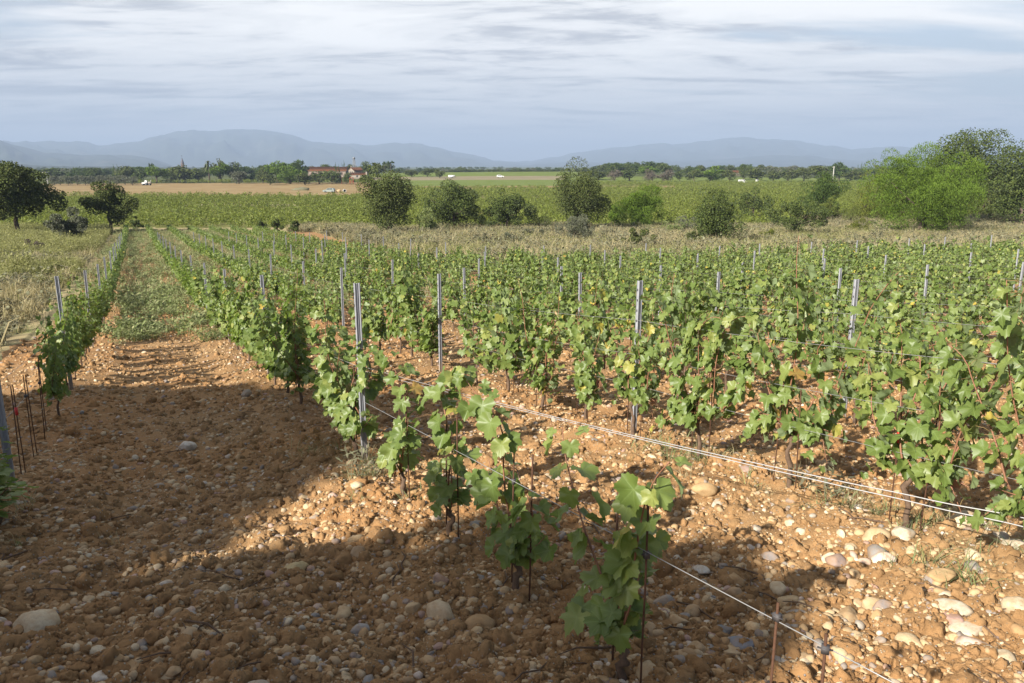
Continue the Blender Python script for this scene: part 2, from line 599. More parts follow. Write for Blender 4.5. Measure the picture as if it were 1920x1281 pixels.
M_drygnd = mk_land('dry_grass_ground', [(0.3, (0.215, 0.163, 0.086)), (0.5, (0.275, 0.223, 0.120)), (0.7, (0.206, 0.206, 0.086))], 0.35)
M_vinegnd = mk_land('far_vineyard_ground', [(0.3, (0.090, 0.101, 0.027)), (0.6, (0.133, 0.129, 0.039)), (0.75, (0.195, 0.136, 0.066))], 0.12)
M_orange = mk_land('ploughed_field', [(0.3, (0.170, 0.114, 0.050)), (0.55, (0.216, 0.154, 0.074)), (0.75, (0.237, 0.198, 0.105))], 0.09)
M_track = mk_land('dusty_track', [(0.3, (0.312, 0.242, 0.156)), (0.7, (0.406, 0.335, 0.242))], 0.3)
M_plain = mk_land('far_plain', [(0.3, (0.043, 0.055, 0.019)), (0.55, (0.066, 0.078, 0.027)), (0.72, (0.125, 0.109, 0.055))], 0.012)
M_green = mk_land('bright_field', [(0.3, (0.088, 0.118, 0.025)), (0.7, (0.117, 0.143, 0.034))], 0.10)
M_stubble = mk_land('fallow_field', [(0.3, (0.152, 0.129, 0.076)), (0.7, (0.199, 0.170, 0.105))], 0.06)
M_hill = mk_land('wooded_mountain', [(0.3, (0.020, 0.028, 0.019)), (0.55, (0.035, 0.043, 0.028)), (0.75, (0.075, 0.065, 0.056))], 0.0035)


def mk_stone(name='field_stone', fixed=None):
    m, t, o = new_mat(name)
    oi = t.nodes.new('ShaderNodeObjectInfo').outputs['Random']
    c = ramp(t, oi, [(0.0, (0.315, 0.192, 0.092)), (0.22, (0.393, 0.271, 0.144)), (0.42, (0.446, 0.340, 0.206)), (0.60, (0.332, 0.228, 0.127)), (0.74, (0.507, 0.428, 0.297)),
                     (0.83, (0.236, 0.216, 0.193)), (0.90, (0.178, 0.170, 0.161)), (0.95, (0.315, 0.201, 0.166)), (1.0, (0.559, 0.498, 0.411))])
    if fixed:
        c = mixc(t, noise(t, pos(t), 9.0, 5, 0.6), tuple(k * 0.82 for k in fixed), tuple(min(1, k * 1.15) for k in fixed))
    p = pos(t)
    n = noise(t, p, 18.0, 6, 0.65)
    c = mixc(t, ramp(t, n, [(0.40, 0.0), (0.64, 0.55)]), c, (0.281, 0.156, 0.065))
    n2 = noise(t, p, 70.0, 5, 0.7)
    c = mixc(t, ramp(t, n2, [(0.3, 0.35), (0.5, 0.0)]), c, (0.167, 0.122, 0.076))
    principled(t, o, c, 0.85, 0.2, 0, bump(t, math_(t, 'ADD', n, math_(t, 'MULTIPLY', n2, 0.5)), 0.5, 0.008))
    return m


M_stone = mk_stone()
STONE_COL = {'cream': (0.46, 0.38, 0.26), 'pale': (0.47, 0.41, 0.31), 'white': (0.50, 0.46, 0.39), 'ochre': (0.38, 0.26, 0.135), 'tan': (0.36, 0.26, 0.16), 'yellow': (0.40, 0.31, 0.16), 'pink': (0.34, 0.24, 0.19), 'blue': (0.17, 0.18, 0.20), 'grey': (0.30, 0.29, 0.27), 'brown': (0.27, 0.18, 0.10)}
M_stonec = {k: mk_stone(k + '_stone', v) for k, v in STONE_COL.items()}

# ------------------------------------------------------------------ ground
def near_zone(x, y):
    """0 soil 1 dry grass 2 far vineyard 3 ploughed 4 track 5 plain 6 bright field 7 fallow"""
    u, o = uo(x, y)
    z = np.full(x.shape, 5)
    wob = 1.2 * vnoise(x / 3.0, y / 3.0, 21) + 0.6 * vnoise(x / 0.9, y / 0.9, 22)
    fx = 960 + F * x / np.maximum(y, 1e-3)         # bearing, for the far fields
    z = np.where(y < 150, 1, z)
    z = np.where((y > 122) & (y < 430), 2, z)
    z = np.where((y > 203) & (y < 211) & (fx < 560) & (fx > 350), 4, z)
    z = np.where((y > 266 + 0.03 * np.abs(x)) & (y < 440) & (fx < 705), 3, z)
    z = np.where((y > 352) & (y < 385) & (fx >= 705) & (fx < 1260), 3, z)
    z = np.where((y > 470) & (y < 525) & (fx >= 705) & (fx < 1060), 7, z)
    z = np.where(((y > 525) & (y < 700) | (y > 385) & (y < 470)) & (fx > 700) & (fx < 1080), 6, z)
    z = np.where((y >= 430) & (y < 520) & (fx >= 1060), 6, z)
    z = np.where((fx > 1500) & (y < 150), 1, z)
    lim = np.where(u > 21, -2.4, -4.6)
    soil = (o + wob * 0.6 > lim) & (y < ymax(x) + wob) & (y > -14)
    soil &= ~((o < -2.6 + wob * 0.4) & (u > 17))
    z = np.where(soil, 0, z)
    z = np.where((y < 4) & (y > -14), 0, z)
    return z


def build_ground():
    a_in = np.linspace(-43, 43, 760)
    a_out = np.linspace(43, 317, 50)[1:-1]
    ang = np.radians(np.concatenate([a_in, a_out]))
    r = np.concatenate([np.geomspace(1.15, 60, 720), np.geomspace(60, 700, 150)[1:], np.geomspace(700, 30000, 46)[1:]])
    na, nr = len(ang), len(r)
    A, R = np.meshgrid(ang, r)
    X, Y = R * np.sin(A), R * np.cos(A)
    sp = np.maximum(R * 0.0056, 0.004)
    inner = (np.arange(na) < 760)[None, :]
    sp = np.where(inner, sp, np.maximum(sp, R * 0.09))
    Z = gd(X, Y, sp)
    v = np.stack([X, Y, Z], -1).reshape(-1, 3)
    v = np.vstack([v, [0, 0, float(g(0, 0))]])
    i = np.arange(nr - 1)[:, None] * na
    j = np.arange(na)[None, :]
    q = np.stack([i + j, i + na + j, i + na + (j + 1) % na, i + (j + 1) % na], -1).reshape(-1, 4)
    jj = np.arange(na)
    t = np.stack([jj, (jj + 1) % na, np.full(na, nr * na)], -1)
    cen = v[q].mean(1)
    zn = near_zone(cen[:, 0], cen[:, 1])
    mats = [M_soil, M_drygnd, M_vinegnd, M_orange, M_track, M_plain, M_green, M_stubble]
    me = mesh('ground', v, [q, t], True, mats=mats, midx=np.concatenate([zn, np.zeros(na, int)]))
    return obj('ground', me, kind='structure')


GROUND = build_ground()

# ------------------------------------------------------------------ mountains
def range_mesh(name, prof, R, depth, seed, spur):
    px = np.arange(-420, 2350, 7.0)
    py = np.interp(px, [p[0] for p in prof], [p[1] for p in prof])
    jag = 3.0 * vnoise(px / 23, px * 0, seed) + 2.2 * vnoise(px / 12, px * 0, seed + 1)
    base_lift = np.clip((319 - py) / 12, 0, 1)
    py = py + jag * base_lift
    az = np.arctan2((px - 960) / F, math.cos(PITCH) + (640.5 - py) / F * math.sin(PITCH))
    elev = np.array([math.asin(ray(a, b)[2] / np.linalg.norm(ray(a, b))) for a, b in zip(px, py)])
    crest = R * np.tan(elev) + CAM_Z
    s = np.linspace(-1.0, 0.7, 34)
    V = []
    for si in s:
        rr = R + si * depth
        f = np.where(si <= 0, (1 + si) ** 0.85 if si > -1 else 0.0, 1 - (si / 0.7) ** 1.4)
        nz = spur * (vnoise(px / 31 + si * 2.2, np.full_like(px, si * 3.0), seed + 2) + 0.5 * vnoise(px / 12, np.full_like(px, si * 6.0), seed + 3))
        h = (crest + 12) * np.clip(f + nz * 4 * max(0, -si) * (1 + si), 0, 0.985 if abs(si) > 0.03 else 1.0) - 12
        V.append(np.stack([rr * np.sin(az), rr * np.cos(az), h], -1))
    V = np.array(V)
    m, n = V.shape[:2]
    i = np.arange(m - 1)[:, None] * n
    j = np.arange(n - 1)[None, :]
    q = np.stack([i + j, i + j + 1, i + n + j + 1, i + n + j], -1).reshape(-1, 4)
    return obj(name, mesh(name, V.reshape(-1, 3), q, True, M_hill), kind='structure')


range_mesh('mountain_range', [(-420, 262), (-200, 268), (0, 264), (40, 266), (110, 264), (160, 266), (185, 272), (220, 267), (270, 263), (300, 252), (330, 246), (370, 243), (392, 247), (420, 244), (460, 241), (500, 245), (520, 247), (560, 257), (590, 266), (620, 267), (660, 270), (700, 272), (740, 267), (790, 268), (830, 280), (880, 290), (930, 300), (1000, 310), (1100, 320), (2350, 325)], 11000, 3200, 5, 0.30)
range_mesh('mountain_range', [(-420, 240), (-200, 250), (0, 263), (40, 275), (80, 285), (140, 290), (200, 289), (250, 290), (290, 300), (310, 306), (340, 314), (420, 322), (2350, 330)], 7200, 2200, 15, 0.30)
range_mesh('mountain_range', [(-420, 330), (700, 326), (850, 318), (950, 305), (1050, 294), (1100, 282), (1150, 276), (1200, 272), (1250, 270), (1300, 266), (1370, 257), (1440, 260), (1480, 263), (1540, 270), (1600, 280), (1640, 276), (1690, 275), (1750, 283), (1800, 290), (2350, 285)], 12500, 3400, 25, 0.30)
range_mesh('mountain_range', [(-420, 330), (780, 326), (850, 320), (950, 312), (1000, 308), (1080, 302), (1150, 304), (1250, 300), (1300, 302), (1380, 296), (1440, 292), (1530, 292), (1570, 298), (1620, 302), (1700, 300), (1800, 303), (2350, 300)], 9000, 2200, 35, 0.30)
range_mesh('low_hills', [(-420, 306), (-200, 307), (0, 306), (80, 310), (180, 312), (350, 314), (600, 317), (760, 319), (900, 320), (1200, 321), (2350, 319)], 3800, 1600, 45, 0.25)


# ------------------------------------------------------------------ haze
def build_haze():
    b = MB().box(-24000, 24000, -2500, 22000, -22, 550)
    m, t, o = new_mat('haze_air')
    v = t.nodes.new('ShaderNodeVolumePrincipled')
    v.inputs['Color'].default_value = (0.36, 0.46, 0.63, 1)
    v.inputs['Density'].default_value = 1.65e-4
    v.inputs['Anisotropy'].default_value = 0.0
    t.links.new(v.outputs[0], o.inputs['Volume'])
    h = obj('haze', b.mesh('haze', m), kind='stuff')
    h.visible_shadow = True
    return h


build_haze()


# ------------------------------------------------------------------ scattering (stuff)
def scatter(name, sources, P, rot, scale, kind_idx=None, parent=None):
    """one stuff object: copies of the source meshes on points, by geometry nodes"""
    n = len(P)
    me = bpy.data.meshes.new(name)
    me.vertices.add(n)
    me.vertices.foreach_set('co', np.asarray(P, np.float32).ravel())
    a = me.attributes.new('turn', 'FLOAT_VECTOR', 'POINT')
    a.data.foreach_set('vector', np.asarray(rot, np.float32).ravel())
    scale = np.asarray(scale, np.float32)
    if scale.ndim == 1:
        scale = np.repeat(scale[:, None], 3, 1)
    a = me.attributes.new('size', 'FLOAT_VECTOR', 'POINT')
    a.data.foreach_set('vector', np.ascontiguousarray(scale).ravel())
    a = me.attributes.new('pick', 'INT', 'POINT')
    if kind_idx is None:
        kind_idx = rng.integers(0, len(sources), n)
    a.data.foreach_set('value', np.asarray(kind_idx, np.int32))
    col = bpy.data.collections.new(name + '_kinds')
    for k, s in enumerate(sources):
        so = bpy.data.objects.new('%s_kind_%02d' % (name, k), s)
        col.objects.link(so)
    ng = bpy.data.node_groups.new(name, 'GeometryNodeTree')
    ng.interface.new_socket('Geometry', in_out='INPUT', socket_type='NodeSocketGeometry')
    ng.interface.new_socket('Geometry', in_out='OUTPUT', socket_type='NodeSocketGeometry')
    gi = ng.nodes.new('NodeGroupInput')
    go = ng.nodes.new('NodeGroupOutput')
    m2p = ng.nodes.new('GeometryNodeMeshToPoints')
    ci = ng.nodes.new('GeometryNodeCollectionInfo')
    ci.inputs['Collection'].default_value = col
    ci.inputs['Separate Children'].default_value = True
    ci.inputs['Reset Children'].default_value = True
    iop = ng.nodes.new('GeometryNodeInstanceOnPoints')
    iop.inputs['Pick Instance'].default_value = True

    def attr(nm, typ):
        x = ng.nodes.new('GeometryNodeInputNamedAttribute')
        x.data_type = typ
        x.inputs['Name'].default_value = nm
        return x.outputs['Attribute']
    e2r = ng.nodes.new('FunctionNodeEulerToRotation')
    ng.links.new(attr('turn', 'FLOAT_VECTOR'), e2r.inputs[0])
    ng.links.new(e2r.outputs[0], iop.inputs['Rotation'])
    ng.links.new(attr('size', 'FLOAT_VECTOR'), iop.inputs['Scale'])
    ng.links.new(attr('pick', 'INT'), iop.inputs['Instance Index'])
    ng.links.new(gi.outputs[0], m2p.inputs[0])
    ng.links.new(m2p.outputs[0], iop.inputs['Points'])
    ng.links.new(ci.outputs[0], iop.inputs['Instance'])
    ng.links.new(iop.outputs[0], go.inputs[0])
    o = obj(name, me, parent=parent, kind='stuff')
    md = o.modifiers.new('scatter', 'NODES')
    md.node_group = ng
    return o

# ------------------------------------------------------------------ stones and soil crumbs
def ico(sub):
    import bmesh
    bm = bmesh.new()
    bmesh.ops.create_icosphere(bm, subdivisions=sub, radius=1.0)
    bm.verts.ensure_lookup_table()
    v = np.array([q.co[:] for q in bm.verts])
    f = np.array([[w.index for w in q.verts] for q in bm.faces])
    bm.free()
    return v, f


def n3(v, s, seed):
    return vnoise(v[:, 0] * s + v[:, 2] * 1.7 * s + seed, v[:, 1] * s + v[:, 2] * 1.3 * s + 3 * seed, seed) + vnoise(v[:, 2] * s + 5, v[:, 0] * s + seed, seed + 1)


def stone_mesh(name, seed, sub=3, flat=0.55, ang=0.0, mat=None, rough=0.0):
    v, f = ico(sub)
    r = np.random.default_rng(seed)
    w = v * (1 + 0.24 * n3(v, 0.9, seed)[:, None] + 0.09 * n3(v, 2.2, seed + 7)[:, None] + rough * n3(v, 4.5, seed + 9)[:, None])
    for k in range(int(ang)):           # a few broken faces
        n = r.normal(size=3)
        n /= np.linalg.norm(n)
        dcut = r.uniform(0.5, 0.8)
        over = np.maximum(w @ n - dcut, 0)
        w = w - over[:, None] * n[None, :] * 0.9
    w = w * (1 + r.normal(0, 0.012, (len(w), 1)))
    w *= np.array([1.0, r.uniform(0.66, 0.85), flat * r.uniform(0.85, 1.2)])
    w = w + 0.05 * n3(w, 6.0, seed + 21)[:, None] * v
    return mesh(name, w, f, True, mat or M_stone)


STONES = [stone_mesh('field_stone', 100 + k, 3, (0.5, 0.62, 0.45, 0.7)[k % 4], (1, 4, 6, 3)[k % 4]) for k in range(12)]
PEBBLES = [stone_mesh('pebble', 200 + k, 2, 0.6, k % 3) for k in range(8)]


def clod_mesh(seed):
    r = np.random.default_rng(seed)
    v, f = ico(3)
    w = v * (1 + 0.38 * n3(v, 1.2, seed)[:, None] + 0.30 * n3(v, 3.1, seed + 3)[:, None] + r.normal(0, 0.07, (len(v), 1)))
    w *= np.array([1, r.uniform(.7, 1), r.uniform(.6, .85)])
    return mesh('soil_clod', w, f, False, M_soil)


CLODS = [clod_mesh(300 + k) for k in range(8)]


def in_soil(x, y):
    return near_zone(x, y) == 0


def spread(n, rmin, rmax, half=41.0, power=1.0):
    """points over the near soil, denser towards the camera"""
    a = np.radians(rng.uniform(-half, half, n))
    u = rng.uniform(0, 1, n)
    r = rmin * (rmax / rmin) ** (u ** power)
    x, y = r * np.sin(a), r * np.cos(a)
    k = in_soil(x, y)
    return x[k], y[k], r[k]


def put(x, y, sink):
    z = gd(x, y, np.maximum(np.hypot(x, y) * 0.0056, 0.01))
    return np.stack([x, y, z - sink], -1)


# small pebbles and crumbs: stuff
x, y, r = spread(62000, 1.3, 36.0, 41.0, 0.85)
s = np.clip(rng.lognormal(math.log(0.0098), 0.55, len(x)), 0.005, 0.036) * (0.85 + 0.03 * r)
scatter('pebbles', PEBBLES, put(x, y, -0.1 * s), np.stack([rng.normal(0, .35, len(x)), rng.normal(0, .35, len(x)), rng.uniform(0, 6.28, len(x))], -1), s, parent=GROUND)
x, y, r = spread(70000, 1.3, 30.0, 41.0, 0.85)
s = np.clip(rng.lognormal(math.log(0.0135), 0.68, len(x)), 0.005, 0.085) * (0.9 + 0.02 * r)
scatter('soil_crumbs', CLODS, put(x, y, 0.25 * s), rng.uniform(0, 6.28, (len(x), 3)), s, parent=GROUND)
# second size class of stones too many to take one by one
x, y, r = spread(7000, 1.4, 34.0, 41.0, 0.85)
s = np.clip(rng.lognormal(math.log(0.026), 0.32, len(x)), 0.016, 0.05)
scatter('small_stones', STONES, put(x, y, 0.22 * s), np.stack([rng.normal(0, .25, len(x)), rng.normal(0, .25, len(x)), rng.uniform(0, 6.28, len(x))], -1), s, parent=GROUND)
# the 280 that show largest: pieces of the ground, one object each
x, y, r = spread(700, 1.7, 13.0, 38.0, 0.8)
x, y = x[:170], y[:170]
# stonier ground at the lower right
qx, qy = [], []
while len(qx) < 110:
    q = at(rng.uniform(1180, 1960), rng.uniform(800, 1300))
    qx.append(q[0])
    qy.append(q[1])
x, y = np.concatenate([x, qx]), np.concatenate([y, qy])
P = put(x, y, 0.0)
for i in range(len(x)):
    sz = float(np.clip(rng.lognormal(math.log(0.052), 0.30), 0.036, 0.105))
    if i >= 170:
        sz = float(np.clip(rng.lognormal(math.log(0.048), 0.36), 0.028, 0.095))
    o = obj('stone', STONES[i % len(STONES)], GROUND)
    o.location = (P[i, 0], P[i, 1], P[i, 2] + sz * rng.uniform(-0.22, 0.08))
    o.rotation_euler = (rng.normal(0, .22), rng.normal(0, .22), rng.uniform(0, 6.28))
    o.scale = (sz, sz, sz * rng.uniform(0.85, 1.1))

# the stones one can point to in the photograph
BIG = [
    (1805, 1010, 62, 0.62, 'big rounded cream stone under the double wire near the right edge'),
    (1690, 1030, 58, 0.55, 'pale flat-topped stone beside a small grey stone, left of the big cream one'),
    (1320, 928, 52, 0.62, 'large ochre stone lying between the nearest vine and the double wire'),
    (1760, 1097, 66, 0.45, 'ochre boulder with a flat broken face on the sunlit soil at the right'),
    (1785, 1160, 72, 0.45, 'long pale wedge-shaped stone in the lower right sunlight'),
    (1812, 1190, 70, 0.28, 'thin slanting slab of pale stone below the wedge-shaped stone'),
    (1905, 1168, 56, 0.62, 'round cream stone at the right edge below the wedge-shaped stone'),
    (672, 1042, 36, 0.75, 'upright rounded tan stone at the edge of the shade left of the second vine'),
    (556, 1068, 50, 0.48, 'yellowish loaf-shaped stone lying in the shaded lane'),
    (826, 1108, 32, 0.95, 'egg-shaped pinkish stone standing in the shade by the second vine'),
    (1317, 1067, 34, 0.62, 'white stone just right of the single wire in the sun'),
    (1390, 1205, 56, 0.45, 'bluish grey stone half buried near the rusty stakes'),
    (1290, 1233, 40, 0.5, 'brown rounded stone beside the trunk of the nearest vine'),
    (1545, 868, 38, 0.7, 'tan boulder behind the double wire under the second row'),
    (348, 830, 38, 0.5, 'whitish stone in the middle of the shaded lane'),
    (675, 1160, 40, 0.5, 'grey-white angular stone in the bottom shade left of centre'),
    (1378, 1102, 36, 0.7, 'tan stone below the single wire and above the rusty stakes'),
    (1900, 1045, 46, 0.8, 'angular pale stone on the sunlit soil at the far right edge'),
]
BIGC = ['cream', 'pale', 'ochre', 'ochre', 'pale', 'pale', 'cream', 'tan', 'yellow', 'pink', 'white', 'blue', 'brown', 'tan', 'white', 'grey', 'tan', 'pale']
for i, (px, py, w, fl, lab) in enumerate(BIG):
    p = at(px, py + 4)
    dep = proj(p)[2]
    half = 0.5 * w / F * dep
    me = stone_mesh('stone', 500 + i, 3, fl, (2, 5, 3, 6)[i % 4], M_stonec[BIGC[i]])
    zz_ = float(gd(np.array([p[0]]), np.array([p[1]]), np.array([0.012]))[0])
    o = obj('stone', me, None, (p[0], p[1], zz_ + half * fl * 0.35), rng.uniform(-0.6, 0.6), lab, 'stone', 'large stones lying on the stony soil')
    o.scale = (half, half, half)

# ------------------------------------------------------------------ vine leaves
def leaf_outline(seed, n_serr=2, depth=1.0):
    r = np.random.default_rng(seed)
    key = [(0, 1.0), (14, .90), (27, .84 - .20 * depth), (34, .83 - .19 * depth), (48, .96), (63, .87), (79, .78 - .14 * depth), (87, .77 - .12 * depth), (103, .86), (122, .79), (140, .71), (158, .58), (170, .30)]
    out = []
    for side in (1, -1):
        ks = key if side == 1 else key[::-1]
        for a, rad in ks:
            if side == -1 and a == 0:
                continue
            rr = rad * r.uniform(0.93, 1.07)
            out.append((math.radians(a * side + r.uniform(-2, 2)), rr))
    pts = []
    m = len(out)
    for i in range(m):
        a, rad = out[i]
        b, rad2 = out[(i + 1) % m]
        pts.append((a, rad))
        if n_serr > 1 and abs(b - a) < 1.0:
            am, rm = (a + b) / 2, (rad + rad2) / 2
            pts.append((am, rm * r.uniform(0.88, 0.95)))
    P = np.array([[rad * math.sin(a), rad * math.cos(a)] for a, rad in pts])
    return P


def leaf_shape(P, seed, rings=(0.5,)):
    r = np.random.default_rng(seed)
    n = len(P)
    V = [np.zeros((1, 2))]
    for q in rings:
        V.append(P * q)
    V.append(P)
    V2 = np.vstack(V)
    x, y = V2[:, 0], V2[:, 1]
    fold, cup, droop = r.uniform(0.05, 0.65), r.uniform(-0.35, 0.35), r.uniform(0.1, 0.75)
    z = fold * np.abs(x) - cup * x * x - droop * np.clip(y, 0, 2) ** 2 * 0.6
    z += 0.15 * np.sin(5 * np.arctan2(x, y) + r.uniform(0, 6)) * np.hypot(x, y) ** 2 + r.uniform(-0.14, 0.14) * x * y
    v = np.stack([x, y, z], -1)
    j = np.arange(n)
    fs = [np.stack([np.zeros(n, int), 1 + (j + 1) % n, 1 + j], -1)]
    qs = []
    for k in range(len(rings)):
        a, b = 1 + k * n, 1 + (k + 1) * n
        qs.append(np.stack([a + j, a + (j + 1) % n, b + (j + 1) % n, b + j], -1))
    return v, fs[0], (np.vstack(qs) if qs else None)


def tri_of(v, t, q):
    if q is None:
        return v, t
    return v, np.vstack([t, q[:, [0, 1, 2]], q[:, [0, 2, 3]]])


NEARLEAF = []
for k in range(7):
    v, t, q = leaf_shape(leaf_outline(40 + k, 2, (0.2, 0.9, 0.4, 0.6, 0.1, 0.75, 0.3)[k]), 60 + k)
    NEARLEAF.append((v, t, q))
MIDLEAF = []
for k in range(5):
    P_ = leaf_outline(80 + k, 1, 0.5)
    P_ = P_[[0, 2, 4, 6, 8, 10, 12, 13, 15, 17, 19, 21, 23]] if len(P_) >= 24 else P_
    MIDLEAF.append(tri_of(*leaf_shape(P_, 90 + k, ())))
FARLEAF = []
for k in range(3):
    P_ = np.array([(0, 1), (.62, .62), (.75, -.1), (.3, -.5), (-.3, -.5), (-.75, -.1), (-.62, .62)]) * (1 + 0.08 * np.random.default_rng(k).normal(size=(7, 1)))
    FARLEAF.append(tri_of(*leaf_shape(P_[::1], 120 + k, ())))

LEAFME = {}
for nm, mt in (('g', M_vine), ('y', M_yellow), ('r', M_red)):
    for k, (v, t, q) in enumerate(NEARLEAF):
        LEAFME[nm, k] = mesh('leaf', v, [t, q], True, mt)


def basis(nrm, tip):
    nrm = nrm / (np.linalg.norm(nrm) + 1e-9)
    tip = tip - nrm * (tip @ nrm)
    tip = tip / (np.linalg.norm(tip) + 1e-9)
    x = np.cross(tip, nrm)
    return np.stack([x, tip, nrm], -1)


SUNV = np.array([-0.58, -0.64, 0.5])


def shoot_curve(rg, head, tx, ty, h, droop=0.0):
    n = max(6, int(h / 0.06))
    s = np.linspace(0, 1, n)
    wob = 0.03 * np.sin(s * rg.uniform(4, 8) + rg.uniform(0, 6))
    x = head[0] + (tx - head[0]) * s ** 0.75 + wob
    y = head[1] + (ty - head[1]) * s ** 0.9 + 0.03 * np.sin(s * rg.uniform(3, 7) + rg.uniform(0, 6))
    z = head[2] + (h - head[2]) * s
    if droop:
        k = np.clip(s - 0.7, 0, 1) / 0.3
        z = z - droop * k ** 2
        x = x + droop * 0.9 * k * np.sign(tx - head[0] + 0.01)
    return np.stack([x, y, z], -1)


def leaves_on(rg, pts, size, step=0.05, extra=0.5, start=0.06, rotz=0.0, stand=1.0):
    """leaf placements (pos, R, size, base point) along a shoot, in the vine's own frame"""
    out = []
    seg = np.linalg.norm(np.diff(pts, axis=0), axis=1)
    L = np.concatenate([[0], np.cumsum(seg)])
    c, s_ = math.cos(-rotz), math.sin(-rotz)
    sunl = np.array([c * SUNV[0] - s_ * SUNV[1], s_ * SUNV[0] + c * SUNV[1], SUNV[2]])
    d_ = start
    side = rg.choice([-1, 1])
    while d_ < L[-1]:
        f = d_ / L[-1]
        p = np.array([np.interp(d_, L, pts[:, k]) for k in range(3)])
        for e in range(1 + (rg.uniform() < extra)):
            th = rg.uniform(-0.9, 0.9) + (0 if side > 0 else math.pi) + math.pi / 2
            outd = np.array([math.cos(th), math.sin(th), 0])
            pet = rg.uniform(0.03, 0.075) * stand * (1 + 0.9 * e)
            q = p + outd * pet + np.array([0, 0, rg.uniform(-0.02, 0.045)])
            nrm = outd * rg.uniform(0.2, 1.0) + np.array([0, 0, 0.55]) + sunl * 0.55 + rg.normal(0, 0.33, 3)
            tip = outd * 0.35 + np.array([0, 0, -1.0]) + rg.normal(0, 0.30, 3)
            young = 1 - 0.55 * max(0, (f - 0.78) / 0.22)
            out.append((q, basis(nrm, tip), size * rg.uniform(0.70, 1.18) * young, p))
            side = -side
        d_ += step * rg.uniform(0.75, 1.3)
    return out


def vine_plan(seed, h=1.2, n=6, spreadx=0.48, step=0.047, extra=0.65, size=0.076):
    rg = np.random.default_rng(seed)
    head = np.array([rg.normal(0, .03), rg.normal(0, .02), rg.uniform(0.27, 0.38)])
    tr = np.array([[0, 0, -0.08], [rg.normal(0, .012), rg.normal(0, .012), 0.12], [rg.normal(0, .02), rg.normal(0, .02), 0.26], head])
    shoots = []
    for k in range(n):
        tx = np.linspace(-spreadx, spreadx, n)[k] + rg.normal(0, .06)
        hh = h * rg.uniform(0.60, 1.03) - 0.10 * abs(tx)
        st = head + np.array([tx * 0.42, rg.normal(0, .02), 0.05 + rg.uniform(0, .05)])
        shoots.append(shoot_curve(rg, st, tx + rg.normal(0, .05), rg.normal(0, .13), hh, rg.choice([0, 0, 0.10, 0.2])))
    for sg in (-1, 1):       # the two fruiting canes tied along the low wire
        tip = head + np.array([sg * spreadx * .75, 0, 0.07])
        shoots.append(np.array([head, head + [sg * .08, 0, .06], head + [sg * .2, 0, .08], tip]))
    # a low hanging shoot or two
    for k in range(rg.integers(2, 4)):
        sg = rg.choice([-1, 1])
        a = head + np.array([0, 0, -0.04])
        pts = np.array([a, a + [sg * .12, rg.normal(0, .05), .10], a + [sg * .25, rg.normal(0, .07), .06], a + [sg * .34, rg.normal(0, .08), -.07]])
        shoots.append(pts)
    lv = []
    for sh in shoots:
        lv += leaves_on(rg, sh, size, step, extra)
    return dict(trunk=tr, shoots=shoots, leaves=lv, rg=rg)


def wood_mesh(plan, name='trunk', canes=True, n=7):
    b = MB()
    tr = plan['trunk']
    s = np.linspace(0, 1, 9)
    pts = np.stack([np.interp(s, np.linspace(0, 1, len(tr)), tr[:, k]) for k in range(3)], -1)
    rg = np.random.default_rng(int(abs(tr[-1, 0]) * 1e6) + 5)
    pts[1:-1, :2] += rg.normal(0, .006, (7, 2))
    rad = np.linspace(0.021, 0.015, 9) * rg.uniform(0.85, 1.2, 9)
    rad[-1] *= 1.35
    b.tube(pts, rad, n)
    if canes:
        for sh in plan['shoots']:
            b.tube(sh[::2] if len(sh) > 5 else sh, np.linspace(0.006, 0.002, len(sh[::2] if len(sh) > 5 else sh)), 4)
    return b.mesh(name, M_vbark, True)


def foliage_mesh(plan, shapes, name='foliage', mat=None, keep=1.0, big=1.0):
    rg = np.random.default_rng(9)
    V, T, n = [], [], 0
    for (q, R, s, p) in plan['leaves']:
        if keep < 1 and rg.uniform() > keep:
            continue
        v, t = shapes[rg.integers(len(shapes))]
        w = (v * s * big) @ R.T + q
        V.append(w)
        T.append(t + n)
        n += len(v)
    return mesh(name, np.vstack(V), np.vstack(T), True, mat or M_vinef)


def R_to_euler(R):
    return Matrix(R.tolist()).to_euler()


VINEGROUP = 'grapevines trained along the vineyard rows'
ORD = ['first', 'second', 'third', 'fourth', 'fifth', 'sixth', 'seventh', 'eighth', 'ninth', 'tenth', 'eleventh', 'twelfth', 'thirteenth', 'fourteenth', 'fifteenth', 'sixteenth', 'seventeenth', 'eighteenth', 'nineteenth', 'twentieth', 'twenty-first', 'twenty-second', 'twenty-third', 'twenty-fourth']


def row_name(k):
    if k == 0:
        return 'row left of lane'
    return '%s row right of lane' % ORD[k - 1]


ROT = math.atan2(ROWU[1], ROWU[0])       # rows' heading


